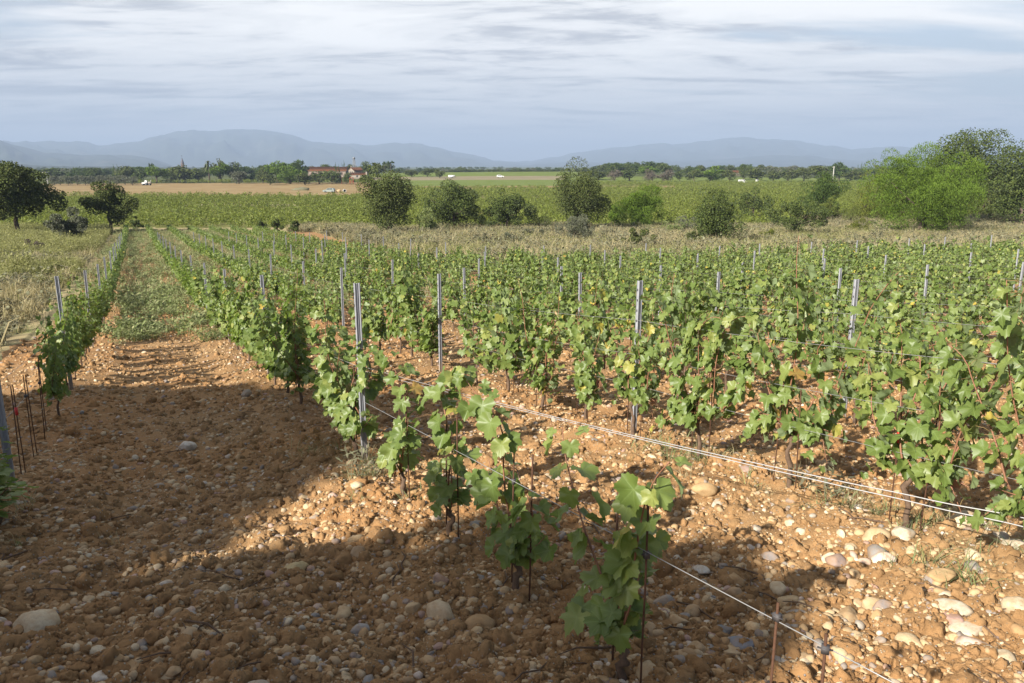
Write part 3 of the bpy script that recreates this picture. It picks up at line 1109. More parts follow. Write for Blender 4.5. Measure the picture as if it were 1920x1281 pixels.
def build_vine_detailed(plan, loc, rotz, label, wither=0.012, yellow=0.008):
    """vine > trunk, cane..., leaf...  every leaf an object of its own"""
    root = obj('grapevine', None, None, loc, rotz, label, 'grapevine', VINEGROUP)
    obj('trunk', wood_mesh(plan, 'trunk', False, 9), root)
    for sh in plan['shoots']:
        b = MB().tube(sh, np.linspace(0.0068, 0.0022, len(sh)), 5)
        obj('cane', b.mesh('cane', M_cane, True), root)
    pb = MB()
    rg = plan['rg']
    for (q, R, s, p) in plan['leaves'][:290]:
        z = rg.uniform()
        kind = 'g'
        if z < yellow and q[2] < 0.75:
            kind = 'y'
        elif z < yellow + wither and q[2] < 0.6:
            kind = 'r'
        o = obj('leaf', LEAFME[kind, int(rg.integers(7))], root)
        o.location = q
        o.rotation_euler = R_to_euler(R)
        o.scale = (s, s, s)
        pb.tube(np.array([p, (p + q) / 2 + [0, 0, .008], q]), 0.0014, 3)
    st = obj('leaf_stalk', pb.mesh('leaf_stalk', M_petiole, True), root, kind='stuff')
    return root


def copy_tree(root):
    r = root.copy()
    C.objects.link(r)
    for ch in root.children:
        c = ch.copy()
        c.parent = r
        C.objects.link(c)
    return r


# ---- row layout -------------------------------------------------------
rr = random.Random(77)


def visible(x, y, z, m=60):
    a, b, dp = proj((x, y, z))
    return dp > 0.5 and -m < a < 1920 + m and b > 250 and b < 1281 + 260


POSTS = []       # (row, u, x, y, z)
POST_U0 = {0: 6.62, 1: 6.55, 2: 6.30, 3: 6.10}
for k, off in enumerate(ROW_OFF):
    u0 = POST_U0.get(k, 6.1 - 0.25 * (k - 3) + rr.uniform(-0.3, 0.3))
    j = 0
    while True:
        u = u0 + 5.75 * j + (rr.uniform(-0.25, 0.25) if j else 0)
        x_, y_ = xy(u, off)
        if k == 2 and j == 2:
            u = 18.58
            x_, y_ = xy(u, off)
        if y_ > ymax(x_) - 0.3 or j > 22:
            break
        POSTS.append((k, u, x_, y_, float(g(x_, y_)) + 0.02))
        j += 1

post_seen = {}
for (k, u, x_, y_, z_) in POSTS:
    if visible(x_, y_, z_ + 1.4, 0):
        post_seen.setdefault(k, []).append(u)

VINES = []
for k, off in enumerate(ROW_OFF):
    i0 = {0: 5.95, 1: 2.42, 2: 2.28}.get(k, 2.2 - 0.2 * (k - 2))
    i = 0
    while True:
        u = i0 + 1.0 * i + (rr.uniform(-0.09, 0.09) if not (k == 1 and i < 5) else 0)
        i += 1
        x_, y_ = xy(u, off + (rr.uniform(-.04, .04) if k != 1 or i > 5 else 0))
        if y_ > ymax(x_) or i > 140:
            break
        if k == 0 and 6.7 < u < 9.9:
            continue
        if (k, i) not in ((1, 1), (1, 2), (1, 3), (1, 4), (1, 5)) and rr.random() < 0.06:
            continue
        if y_ < 1:
            continue
        z_ = float(gd(np.array([x_]), np.array([y_]), np.array([0.02]))[0])
        if not visible(x_, y_, z_ + 0.7, 330 if y_ < 9 else 60):
            continue
        VINES.append([k, u, x_, y_, z_, math.hypot(x_, y_), i])
VINES.sort(key=lambda q: q[5])


def vine_label(k, u, style):
    ps = post_seen.get(k, [])
    before = [p for p in ps if p < u]
    same = sorted(v[1] for v in VINES if v[0] == k and (v[1] > (before[-1] if before else -99)) and (not before or v[1] >= before[-1]))
    if before:
        nxt = [p for p in ps if p > u]
        hi = nxt[0] if nxt else 1e9
        n = len([v for v in same if v <= u and v < hi])
        return '%s, %s beyond %s post, %s' % (style, ORD[n - 1], ORD[len(before) - 1], row_name(k))
    if ps:
        n = len([v for v in same if u <= v < ps[0]])
        return '%s, %s before first post, %s' % (style, ORD[min(n - 1, 23)], row_name(k))
    n = len([v for v in same if v <= u])
    return '%s, %s from near end, %s' % (style, ORD[min(n - 1, 23)], row_name(k))


# ---- the five hand-made vines at the near end of the first row right of the lane
OFF_A = ROW_OFF[1]


def custom_vine(base_px, trunk_px, shoots_px, label, seed, size, step, extra, u):
    rg = np.random.default_rng(seed)
    x_, y_ = xy(u, OFF_A)
    z_ = float(gd(np.array([x_]), np.array([y_]), np.array([0.015]))[0])
    base = np.array([x_, y_, z_])
    c, s_ = math.cos(-ROT), math.sin(-ROT)

    def loc_(px, py):
        w = on_plane_row(px, py, OFF_A) - base
        return np.array([c * w[0] - s_ * w[1], s_ * w[0] + c * w[1], w[2]])
    head = loc_(*trunk_px)
    tr = np.array([[0, 0, -0.1], [head[0] * .2 + .012, .01, head[2] * .3], [head[0] * .6 - .01, -.012, head[2] * .65], head])
    shoots = []
    for sp_ in shoots_px:
        pts = np.array([loc_(*q) for q in sp_])
        L = np.concatenate([[0], np.cumsum(np.linalg.norm(np.diff(pts, axis=0), axis=1))])
        tt = np.linspace(0, L[-1], max(6, int(L[-1] / 0.05)))
        q = np.stack([np.interp(tt, L, pts[:, i]) for i in range(3)], -1)
        if len(q) > 6:
            q[1:-1] = (q[:-2] + 2 * q[1:-1] + q[2:]) / 4
        q[:, 1] += 0.05 * np.sin(np.linspace(0, rg.uniform(2, 5), len(q)) + rg.uniform(0, 6)) * np.linspace(0, 1, len(q))
        shoots.append(q)
    lv = []
    for q in shoots:
        lv += leaves_on(rg, q, size, step, extra, 0.05, ROT, 0.9)
    return build_vine_detailed(dict(trunk=tr, shoots=shoots, leaves=lv, rg=rg), base, ROT, label, 0.02, 0.0)


custom_vine(None, (1163, 1200), [
    [(1163, 1200), (1145, 1130), (1122, 1050), (1105, 990), (1090, 930), (1074, 880), (1056, 835), (1048, 800)],
    [(1163, 1200), (1180, 1100), (1200, 1010), (1222, 940), (1245, 895), (1276, 862)],
    [(1163, 1200), (1166, 1130), (1178, 1060), (1180, 1000)],
    [(1163, 1200), (1140, 1160), (1110, 1120), (1090, 1100)],
    [(1163, 1200), (1180, 1160), (1195, 1120), (1190, 1070)]],
    'young grapevine closest to the camera, two shoots forking into a V', 901, 0.084, 0.062, 0.35, VINES[0][1] if False else 2.42)
custom_vine(None, (966, 1052), [
    [(966, 1052), (957, 990), (947, 930), (945, 870), (951, 830), (946, 790), (926, 762), (905, 735), (890, 712)],
    [(966, 1052), (985, 1010), (1005, 975), (1012, 940), (1005, 925)],
    [(966, 1052), (950, 1000), (925, 960), (915, 900), (912, 860)],
    [(966, 1052), (975, 1030), (995, 1030), (1005, 1010)]],
    'young grapevine in shade with a tall cane arching left, second from the camera', 902, 0.080, 0.060, 0.55, 3.42)
custom_vine(None, (843, 958), [
    [(843, 958), (838, 900), (845, 850), (832, 790), (822, 745), (835, 712), (862, 700), (884, 704)],
    [(843, 958), (852, 920), (858, 880), (850, 850)],
    [(843, 958), (830, 940), (822, 900), (826, 870)]],
    'sunlit young grapevine, third from the camera, bending right at its top', 903, 0.078, 0.058, 0.65, 4.42)
custom_vine(None, (752, 886), [
    [(752, 886), (748, 840), (756, 795), (757, 750), (748, 715), (738, 690), (730, 668)],
    [(752, 886), (742, 860), (738, 835), (745, 810)],
    [(752, 886), (760, 850), (768, 815), (762, 785)]],
    'slim sunlit grapevine, fourth from the camera, just before the first steel post', 904, 0.074, 0.055, 0.75, 5.40)
custom_vine(None, (655, 810), [
    [(655, 810), (678, 800), (672, 775), (655, 745), (632, 720), (608, 708), (588, 706)],
    [(655, 810), (690, 800), (700, 780)],
    [(655, 810), (648, 770), (630, 740), (600, 725)],
    [(655, 810), (665, 750), (690, 700), (684, 665), (668, 640)]],
    'low sunlit grapevine leaning left behind the first steel post of the first row', 905, 0.076, 0.046, 0.9, 6.75)
CUSTOM_U = [2.42, 3.42, 4.42, 5.40, 6.75]

# ---- generic vines
T1_R = 9.6
plans_near = [vine_plan(1000 + k, 1.48 + 0.09 * (k % 3), 7, 0.50, 0.056, 0.55, 0.074) for k in range(7)]
near_proto = {}
plans_mid = [vine_plan(2000 + k, 1.50 + 0.06 * (k % 4), 6 + k % 3, 0.52, 0.047, 0.62, 0.074) for k in range(8)]
MIDF = [foliage_mesh(p, MIDLEAF, 'foliage') for p in plans_mid]
MIDW = [wood_mesh(p, 'trunk', True, 5) for p in plans_mid]
FARF = [foliage_mesh(p, FARLEAF, 'vine_far', None, 0.6, 1.28) for p in plans_mid]
# lighter, thinner plants at the far end of the block
plans_thin = [vine_plan(3000 + k, 1.15, 5, 0.45, 0.055, 0.6, 0.068) for k in range(5)]
THINF = [foliage_mesh(p, FARLEAF, 'vine_thin', None, 0.8, 1.15) for p in plans_thin]

far_pts = []
count = 0
for (k, u, x_, y_, z_, dist, i) in VINES:
    if k == 1 and u < 7.0:
        continue
    thin = (u > 20 and k <= 3) or (k == 0 and u < 8)
    if count < 292:
        hs = rr.uniform(0.88, 1.12) * (1.0 if not thin else 0.8) * (0.86 if k == 0 else 1) * (0.62 if k == 0 and u < 6.7 else 1) * (1.10 if k in (2, 3, 4) and dist < 8.5 else 1)
        rot = ROT + (math.pi if rr.random() < 0.5 else 0) + rr.uniform(-0.28, 0.28)
        if dist < T1_R:
            kk = rr.randrange(7)
            lab = vine_label(k, u, 'large-leaved grapevine')
            if kk not in near_proto:
                near_proto[kk] = build_vine_detailed(plans_near[kk], (x_, y_, z_), rot, lab)
                root = near_proto[kk]
            else:
                root = copy_tree(near_proto[kk])
                root.location = (x_, y_, z_)
                root.rotation_euler = (0, 0, rot)
                root['label'] = lab
            root.scale = (rr.uniform(.85, 1.08), rr.uniform(.8, 1.1), hs)
        else:
            kk = rr.randrange(8)
            root = obj('grapevine', None, None, (x_, y_, z_), rot, vine_label(k, u, 'leafy grapevine'), 'grapevine', VINEGROUP)
            obj('trunk', MIDW[kk], root)
            obj('foliage', MIDF[kk], root, kind='stuff')
            root.scale = (rr.uniform(.8, 1.08) * (0.75 if k == 0 else 1), rr.uniform(.75, 1.1) * (0.75 if k == 0 else 1), hs)
        count += 1
    else:
        far_pts.append((x_, y_, z_, 1 if (u > 21 and k <= 5) or u > 40 else 0))
fp = np.array(far_pts)
n_ = len(fp)
fk = np.where(fp[:, 3] > 0, rng.integers(8, 13, n_), rng.integers(0, 8, n_))
fs_ = rng.uniform(0.85, 1.08, n_)
scatter('distant_vines', FARF + THINF, fp[:, :3], np.stack([np.zeros(n_), np.zeros(n_), ROT + rng.integers(0, 2, n_) * math.pi + rng.normal(0, .15, n_)], -1), np.stack([fs_ * 1.05, fs_, fs_], -1), fk)

# ------------------------------------------------------------------ steel posts
def post_meshes():
    b = MB()
    w, dpt, th, H = 0.0255, 0.016, 0.0025, 1.60
    # open profile with ribs, like a roll-formed vineyard post
    prof = [(-w, dpt), (-w, -dpt), (-w * .55, -dpt), (-w * .42, -dpt + .007), (-w * .12, -dpt + .007), (0, -dpt), (w * .12, -dpt + .007), (w * .42, -dpt + .007), (w * .55, -dpt), (w, -dpt), (w, dpt)]
    n = len(prof)
    inner = [(x * (1 - th / w * 1.0), y + th) for x, y in prof]
    ring = prof + inner[::-1]
    m = len(ring)
    v = [(x, y, z) for z in (-0.3, H) for x, y in ring]
    j = np.arange(m)
    q = np.stack([j, (j + 1) % m, m + (j + 1) % m, m + j], -1)
    b.add(v, [q])
    top = []
    for i in range(n - 1):
        top.append((m + i, m + i + 1, m + (m - 2 - i), m + (m - 1 - i)))
    b.add(v, [np.array(top)])
    hb = MB()
    for z in np.arange(0.30, 1.56, 0.10):
        for sx in (-1, 1):
            hb.box(sx * w - 0.0016, sx * w + 0.0016, -0.006, 0.006, z, z + 0.022)
    return b.mesh('post_body', M_steel), hb.mesh('slot', M_hole)


PB, PHM = post_meshes()
POSTG = 'steel trellis posts standing along the vine rows'
for (k, u, x_, y_, z_) in POSTS:
    if not visible(x_, y_, z_ + 1.0, 60) or math.hypot(x_, y_) > 75:
        continue
    ps = post_seen.get(k, [])
    n = len([p for p in ps if p <= u + 1e-6])
    if not n and not (k == 0 and u < 8):
        continue
    lab = 'grey steel post, %s from near end of %s' % (ORD[max(n - 1, 0)], row_name(k))
    if not n:
        lab = 'grey steel post half cut off by the left edge of the photo'
    tilt = rr.uniform(-0.025, 0.025)
    near = math.hypot(x_, y_) < 16
    if near:
        root = obj('trellis_post', None, None, (x_, y_, z_), ROT - math.pi / 2 + rr.uniform(-.12, .12), lab, 'post', POSTG)
        obj('post_body', PB, root)
        obj('slot', PHM, root, kind='stuff')
    else:
        root = obj('trellis_post', PB, None, (x_, y_, z_), ROT - math.pi / 2, lab, 'post', POSTG)
    root.rotation_euler = (tilt, rr.uniform(-0.02, 0.02), root.rotation_euler[2])
    if k == 1 and u < 8:
        root.rotation_euler = (0.0, -0.004, root.rotation_euler[2])
    if k == 2 and u < 8:
        root.rotation_euler = (0.0, 0.012, root.rotation_euler[2])


# ------------------------------------------------------------------ wires
def wire(p0, p1, sag, rad, label, wavy=0.0, n=36):
    if wavy:
        rad = np.linspace(0.0042, 0.0016, n)
    p0, p1 = np.array(p0, float), np.array(p1, float)
    s = np.linspace(0, 1, n)[:, None]
    pts = p0 + (p1 - p0) * s
    pts[:, 2] -= sag * 4 * s[:, 0] * (1 - s[:, 0])
    if wavy:
        pts[:, 2] += wavy * np.sin(s[:, 0] * 55) * np.clip((0.25 - s[:, 0]) / 0.25, 0, 1)
    pts_o = pts - pts[0]
    o = obj('wire', MB().tube(pts_o, rad, 5).mesh('wire', M_wire, True), None, tuple(pts[0]), None, label, 'wire', 'trellis wires')
    return o


def rowpt(k, u, h):
    x_, y_ = xy(u, ROW_OFF[k])
    return (x_, y_, float(g(x_, y_)) + 0.02 + h)


pA = [p for p in POSTS if p[0] == 1][0]
pA_top = np.array([pA[2], pA[3], pA[4]])
# single low wire of the first row
wire((pA[2] + 0.02, pA[3] - 0.03, pA[4] + 0.57), tuple(on_plane_row(1682, 1284, OFF_A)), 0.0, 0.0019, 'single white wire running from the first steel post down to the bottom edge')
# slack pair
e1 = np.array(ray(1935, 992)) * 4.3 + [0, 0, CAM_Z]
e2 = np.array(ray(1935, 975)) * 4.3 + [0, 0, CAM_Z]
wire(e1, pA_top + [0.03, -0.03, 0.845], 0.02, 0.0030, 'lower of two slack white wires crossing from the first steel post to the right edge', 0.004, 120)
wire(e2, pA_top + [0.03, -0.01, 0.875], 0.05, 0.0030, 'upper of two slack white wires crossing from the first steel post to the right edge', 0.004, 120)
wnames = {0.58: 'low', 0.88: 'middle', 1.22: 'upper'}
for k in range(0, 12):
    us = sorted(p[1] for p in POSTS if p[0] == k)
    if not us:
        continue
    for h, nm in wnames.items():
        if k == 1:
            if h > 1.1:
                continue
            u_a = us[0]
        else:
            u_a = 2.0 if k >= 2 else 6.35
        if k == 0 and nm == 'upper':
            continue
        u_b = min(us[-1], 30)
        segs = [u_a] + [q for q in us if u_a + 0.5 < q <= u_b]
        b = []
        for a_, b_ in zip(segs[:-1], segs[1:]):
            t = np.linspace(0, 1, 7)[:-1]
            for q in t:
                p = np.array(rowpt(k, a_ + (b_ - a_) * q, h))
                base = np.array(rowpt(k, a_, h)) * (1 - q) + np.array(rowpt(k, b_, h)) * q
                base[2] -= 0.03 * 4 * q * (1 - q)
                b.append(base)
        b.append(np.array(rowpt(k, segs[-1], h)))
        b = np.array(b)
        b[:, 0] -= 0.03
        obj('wire', MB().tube(b - b[0], 0.0017, 4).mesh('wire', M_wire, True), None, tuple(b[0]), None, '%s trellis wire stretched along the %s' % (nm, row_name(k)), 'wire', 'trellis wires')

# ------------------------------------------------------------------ training stakes
STAKE = MB().tube([(0, 0, -0.2), (0.002, 0, 0.2), (0, 0.002, 0.45), (0.001, 0, 0.80)], 0.0046, 6).mesh('stake_rod', M_rust, True)
CLIP = MB().box(-0.011, 0.011, -0.010, 0.010, 0.585, 0.612).tube([(-.02, 0, .60), (0, .012, .605), (.02, 0, .60)], 0.004, 4).mesh('clip', M_clip)
TAPE = MB().box(-0.009, 0.009, -0.008, 0.008, 0.53, 0.60).mesh('red_tape', M_redtape)
SG = 'thin rusty training stakes beside the vines'


def stake(x_, y_, label, clip=False, tape=False, tilt=0.03, hs=1.0, clip_up=0.0):
    z_ = float(gd(np.array([x_]), np.array([y_]), np.array([0.02]))[0])
    if clip or tape:
        o = obj('training_stake', None, None, (x_, y_, z_), rr.uniform(0, 6.28), label, 'stake', SG)
        obj('stake_rod', STAKE, o)
        if clip:
            obj('clip', CLIP, o, (0, 0, clip_up))
        if tape:
            obj('red_tape', TAPE, o)
    else:
        o = obj('training_stake', STAKE, None, (x_, y_, z_), rr.uniform(0, 6.28), label, 'stake', SG)
    o.rotation_euler = (rr.uniform(-tilt, tilt), rr.uniform(-tilt, tilt), o.rotation_euler[2])
    o.scale = (1, 1, hs)


for px, py, lab in ((1455, 1155, 'left of two bare rusty stakes clipped to the single wire at the bottom right'), (1551, 1213, 'right of two bare rusty stakes clipped to the single wire at the bottom right')):
    p = on_plane_row(px, py, OFF_A)
    zg = float(gd(np.array([p[0]]), np.array([p[1]]), np.array([0.02]))[0])
    stake(p[0], p[1], lab, clip=True, tilt=0.02, hs=(p[2] - zg) / 0.745, clip_up=0.145)
for u, nm in ((2.42, 'the vine closest to the camera'), (3.42, 'the second vine from the camera'), (4.42, 'the third vine from the camera'), (5.40, 'the slim fourth vine'), (6.75, 'the low vine behind the first steel post')):
    for s_, w in ((-0.10, 'near'), (0.11, 'far')):
        p = xy(u + s_, OFF_A + 0.01)
        stake(p[0], p[1], '%s side rusty stake beside %s' % (w, nm), clip=(u < 3 or (u < 4 and s_ > 0)), tilt=0.02)
for i, (u, s_) in enumerate(((7.2, -.1), (7.2, .1), (8.0, -.1), (8.0, .12), (8.9, -.1), (8.9, .1))):
    p = xy(u + s_, ROW_OFF[0])
    stake(p[0], p[1], '%s dark stake in the vine gap of the row left of lane' % ORD[i], clip=(i in (2, 4)), tape=(i == 1), hs=0.95)
for (k, u, x_, y_, z_, dist, i) in VINES:
    if k in (2, 3) and u < 9.5 and dist < 11:
        for s_, w in ((-0.11, 'near'), (0.12, 'far')):
            p = xy(u + s_, ROW_OFF[k])
            if visible(p[0], p[1], z_ + .3, 0):
                stake(p[0], p[1], '%s thin stake at the %s' % (w, vine_label(k, u, 'vine').replace('vine, ', 'vine ')), tape=(k == 2 and abs(u - 3.3) < 0.3 and s_ > 0))

# ------------------------------------------------------------------ trees
def crown_shape(rg, rx, ry, rz, cz, nblob, shape='round', blob=0.34):
    """sub-clumps of a crown: list of (centre, radius); the envelope is a few uneven lobes"""
    lobes = []
    nl = {'round': 6, 'flat': 6, 'bush': 5, 'cone': 1}[shape]
    for i in range(nl):
        a = i * 2.4 + rg.uniform(0, 1.2)
        rad = rg.uniform(0.30, 0.55)
        if shape == 'bush':
            c = np.array([math.cos(a) * rad, math.sin(a) * rad, rg.uniform(-0.6, 0.35)])
            s_ = rg.uniform(0.42, 0.66)
        else:
            c = np.array([math.cos(a) * rad, math.sin(a) * rad, rg.uniform(-0.45, 0.5)])
            s_ = rg.uniform(0.40, 0.62)
        lobes.append((c, s_))
    # one lobe carries the top, and one each side reaches the full breadth
    lobes.append((np.array([rg.uniform(-.25, .25), 0, 0.45]), 0.56))
    lobes.append((np.array([-0.5, 0.1, rg.uniform(-.3, .1)]), 0.50))
    lobes.append((np.array([0.5, -0.1, rg.uniform(-.3, .1)]), 0.50))
    lobes.append((np.array([0, 0, -0.45]), 0.55))
    out = []
    tries = 0
    while len(out) < nblob and tries < 20000:
        tries += 1
        if shape == 'cone':
            p = rg.uniform(-1, 1, 3)
            w = 1 - (p[2] + 1) / 2
            if math.hypot(p[0], p[1]) > 0.22 + 0.8 * w or np.linalg.norm(p) < .25:
                continue
        else:
            c, s_ = lobes[rg.integers(len(lobes))]
            q = rg.normal(size=3)
            q = q / np.linalg.norm(q) * s_ * rg.uniform(0.45, 1.0) ** 0.5
            p = c + q
            if p[2] < -1 or p[2] > 1.02:
                continue
        r = blob * rg.uniform(0.55, 1.25)
        if shape == 'cone':
            r *= 0.55 + 0.6 * (1 - (p[2] + 1) / 2)
        out.append((np.array([p[0] * rx * (1 - r * .35), p[1] * ry * (1 - r * .35), cz + p[2] * rz * (1 - r * .35)]), r * min(rx, rz, ry)))
    return out


def crown_mesh(rg, blobs, n, size, style, mat, name='crown'):
    """leaf faces through the clumps; 'broad' diamonds, 'needle' sprays pointing up and out, 'fine' slivers"""
    rad = np.array([b[1] for b in blobs])
    cen = np.array([b[0] for b in blobs])
    w = rad ** 2
    k = rg.choice(len(blobs), n, p=w / w.sum())
    dv = rg.normal(size=(n, 3))
    dv[:, 2] += 0.25
    dv /= np.linalg.norm(dv, axis=1)[:, None]
    dist = rad[k] * (rg.uniform(0.6, 1.05, n) ** 0.6)
    p = cen[k] + dv * dist[:, None] * np.array([1, 1, 0.85])
    if style == 'needle':
        ax = dv * 0.75 + np.array([0, 0, 0.85]) + rg.normal(0, .3, (n, 3))
        nr = 0.55 * rg.normal(size=(n, 3)) + 1.4 * dv + np.array([0, 0, 0.3])
        lw, ll = 0.40, 1.4
    elif style == 'fine':
        ax = dv * 0.8 + np.array([0, 0, 0.35]) + rg.normal(0, .5, (n, 3))
        nr = 0.6 * rg.normal(size=(n, 3)) + 1.3 * dv
        lw, ll = 0.42, 1.25
    else:
        ax = rg.normal(size=(n, 3))
        nr = dv * 1.0 + np.array([0, 0, 0.35]) + rg.normal(0, .34, (n, 3))
        lw, ll = 0.75, 0.95
    ax /= np.linalg.norm(ax, axis=1)[:, None]
    nr -= ax * (nr * ax).sum(1)[:, None]
    nr /= np.linalg.norm(nr, axis=1)[:, None] + 1e-9
    bx = np.cross(ax, nr)
    s = size * rg.uniform(0.6, 1.3, n)[:, None]
    v = np.stack([p - ax * s * ll * .5, p + bx * s * lw * .5 + nr * s * .1, p + ax * s * ll * .5, p - bx * s * lw * .5 + nr * s * .1], 1).reshape(-1, 3)
    q = np.arange(n * 4).reshape(-1, 4)
    return mesh(name, v, q, False, mat)


def trunk_mesh(rg, h, r, blobs, limbs=5, name='trunk'):
    b = MB()
    top = np.array([rg.normal(0, .12) * h * .2, rg.normal(0, .1) * h * .2, h])
    s = np.linspace(0, 1, 6)[:, None]
    pts = np.array([0, 0, -0.4]) * (1 - s) + top * s
    pts[1:-1, :2] += rg.normal(0, .03 * h, (4, 2))
    b.tube(pts, np.linspace(r * 1.25, r * 0.6, 6), 8)
    for i in rg.choice(len(blobs), min(limbs, len(blobs)), replace=False):
        c = blobs[i][0]
        st = pts[3] * .6 + pts[4] * .4
        m_ = (st + c) / 2 + np.array([0, 0, -0.05 * h]) + rg.normal(0, .04 * h, 3)
        s2 = np.linspace(0, 1, 5)[:, None]
        q = (1 - s2) ** 2 * st + 2 * s2 * (1 - s2) * m_ + s2 ** 2 * c
        b.tube(q, np.linspace(r * 0.45, r * 0.10, 5), 6)
    return b.mesh(name, M_bark, True)


def tree(name, cat, label, cx, base, top, width, style='broad', mat=None, shape='round', trunk_f=0.18, nb=46, n=3600, size=0.30, group=None, depth=None, blob=0.30, seed=None, visible_trunk=True):
    """a tree at the ground point under photo pixel (cx, base), its height and breadth from the photo"""
    rg = np.random.default_rng(int(seed if seed is not None else cx * 7 + top))
    width *= 1.12
    n, size = int(n * 1.9), size * 0.72
    top -= 0.06 * (base - top)
    if depth is None:
        x_, y_, z_ = at(cx, base)
    else:
        dv = ray(cx, base)
        t = depth / dv[1]
        x_, y_ = dv[0] * t, depth
        z_ = float(g(x_, y_))
    dep = proj((x_, y_, z_))[2]
    dt = ray(cx, top)
    ztop = CAM_Z + dt[2] / dt[1] * y_
    H = ztop - z_
    wid = width / F * dep
    c0 = H * trunk_f
    rz = (H - c0) / 2
    blobs = crown_shape(rg, wid / 2, wid / 2 * rg.uniform(.85, 1.1), rz, c0 + rz, nb, shape, blob)
    root = obj(name, None, None, (x_, y_, z_), rg.uniform(0, 6.28), label, cat, group)
    obj('trunk', trunk_mesh(rg, c0 + rz * 1.0, max(0.06, 0.028 * H), blobs, 7), root)
    obj('crown', crown_mesh(rg, blobs, n, size, style, mat), root)
    return root


GM = 'trees and shrubs along the valley strip'
tree('oak_tree', 'tree', 'dark spreading oak with bare trunk at the left edge of the photo', 34, 442, 312, 184, 'broad', M_oakl, 'round', 0.17, 110, 12000, 0.36, GM)
tree('oak_tree', 'tree', 'small dark oak with slim bare trunk beside the grey olive bush', 208, 438, 347, 92, 'broad', M_oakl, 'round', 0.17, 70, 5600, 0.32, GM)
tree('olive_bush', 'shrub', 'round grey-green olive bush between two oaks at the left', 131, 455, 396, 96, 'fine', M_olive, 'bush', 0.02, 40, 4200, 0.26, GM)
tree('shrub', 'shrub', 'small dark bush right of the small oak, above the lane end', 258, 431, 407, 24, 'broad', M_oak, 'bush', 0.02, 16, 700, 0.28, GM)
tree('shrub', 'shrub', 'reddish brown dry bush at the left edge of the yellow grass', 62, 478, 446, 42, 'fine', M_dead, 'bush', 0.02, 16, 900, 0.16, GM)
tree('shrub', 'shrub', 'leftmost of three small dark bushes along the far end of the vines', 493, 436, 410, 20, 'broad', M_oak, 'bush', 0.02, 14, 600, 0.28, GM)
tree('shrub', 'shrub', 'middle of three small dark bushes along the far end of the vines', 519, 436, 408, 24, 'broad', M_oak, 'bush', 0.02, 14, 700, 0.28, GM)
tree('shrub', 'shrub', 'rightmost of three small dark bushes along the far end of the vines', 553, 437, 411, 24, 'broad', M_oak, 'bush', 0.02, 14, 700, 0.28, GM)
tree('oak_tree', 'tree', 'tall feathery oak, pale at the top, in front of the farmhouse', 730, 443, 311, 104, 'broad', M_oakl, 'round', 0.02, 90, 9000, 0.26, GM)
tree('shrub', 'shrub', 'loose light green bush at the foot of the feathery oak', 800, 443, 388, 62, 'fine', M_weed, 'bush', 0.02, 30, 2600, 0.24, GM)
tree('oak_tree', 'tree', 'dark dense oak second to the right of the feathery oak', 852, 434, 338, 112, 'broad', M_oak, 'round', 0.0, 80, 8500, 0.28, GM)
tree('oak_tree', 'tree', 'dense oak bush between the dark oak and the tallest middle tree', 952, 434, 357, 98, 'broad', M_oak, 'bush', 0.0, 64, 7000, 0.28, GM)
tree('oak_tree', 'tree', 'tall dark oak in the middle of the valley strip', 1082, 436, 311, 122, 'broad', M_oakl, 'round', 0.0, 110, 11000, 0.27, GM)
tree('olive_bush', 'shrub', 'round grey olive bush at the foot of the tall middle oak', 1078, 458, 404, 74, 'fine', M_olive, 'bush', 0.02, 40, 4200, 0.16, GM)
tree('shrub', 'shrub', 'low grey-green bush in the dry grass left of the olive bush', 1000, 450, 428, 44, 'fine', M_olive, 'bush', 0.02, 18, 1200, 0.15, GM)
tree('pine_tree', 'tree', 'round bright green pine beside the tall middle oak', 1202, 430, 350, 94, 'needle', M_pine, 'round', 0.0, 70, 9500, 0.26, GM)
tree('pine_tree', 'tree', 'small green pine tucked at the left foot of the round pine', 1152, 428, 386, 46, 'needle', M_pine, 'bush', 0.02, 22, 1800, 0.28, GM)
tree('shrub', 'shrub', 'low oak sapling in the dry grass below the round pine', 1192, 473, 430, 66, 'broad', M_oakl, 'bush', 0.02, 22, 1300, 0.16, GM, blob=0.28)
tree('oak_tree', 'tree', 'dark oak shrub standing just behind the last vines, right of centre', 1344, 462, 358, 102, 'broad', M_oak, 'round', 0.0, 80, 8000, 0.20, GM)
tree('shrub', 'shrub', 'small dark round tree behind the oak shrub, right of centre', 1412, 412, 356, 64, 'broad', M_oak, 'bush', 0.02, 30, 2200, 0.32, GM)
tree('shrub', 'shrub', 'wide dark bush in front of the dark pine at the right', 1494, 445, 374, 116, 'broad', M_oak, 'bush', 0.02, 50, 4600, 0.22, GM)
tree('pine_tree', 'tree', 'dark round pine behind the wide dark bush', 1536, 412, 326, 94, 'needle', M_pined, 'round', 0.02, 46, 5200, 0.36, GM)
tree('pine_tree', 'tree', 'young pale green pine in front of the dark round pine', 1552, 418, 372, 62, 'needle', M_pineg, 'bush', 0.02, 24, 2600, 0.28, GM)
tree('cypress_tree', 'tree', 'yellow-green conifer left of the largest pine', 1640, 417, 302, 96, 'needle', M_yelp, 'cone', 0.02, 56, 5200, 0.33, GM)
tree('pine_tree', 'tree', 'largest bright green pine at the right of the photo', 1724, 442, 284, 196, 'needle', M_pine, 'round', -0.10, 210, 34000, 0.23, GM, blob=0.23)
tree('shrub', 'shrub', 'dark oak bush at the foot of the largest pine', 1752, 442, 384, 92, 'broad', M_oak, 'bush', 0.02, 40, 3600, 0.19, GM)
tree('pine_tree', 'tree', 'olive green pine right of the largest pine, below the oaks', 1846, 408, 312, 92, 'needle', M_pineg, 'cone', 0.02, 50, 4600, 0.33, GM)
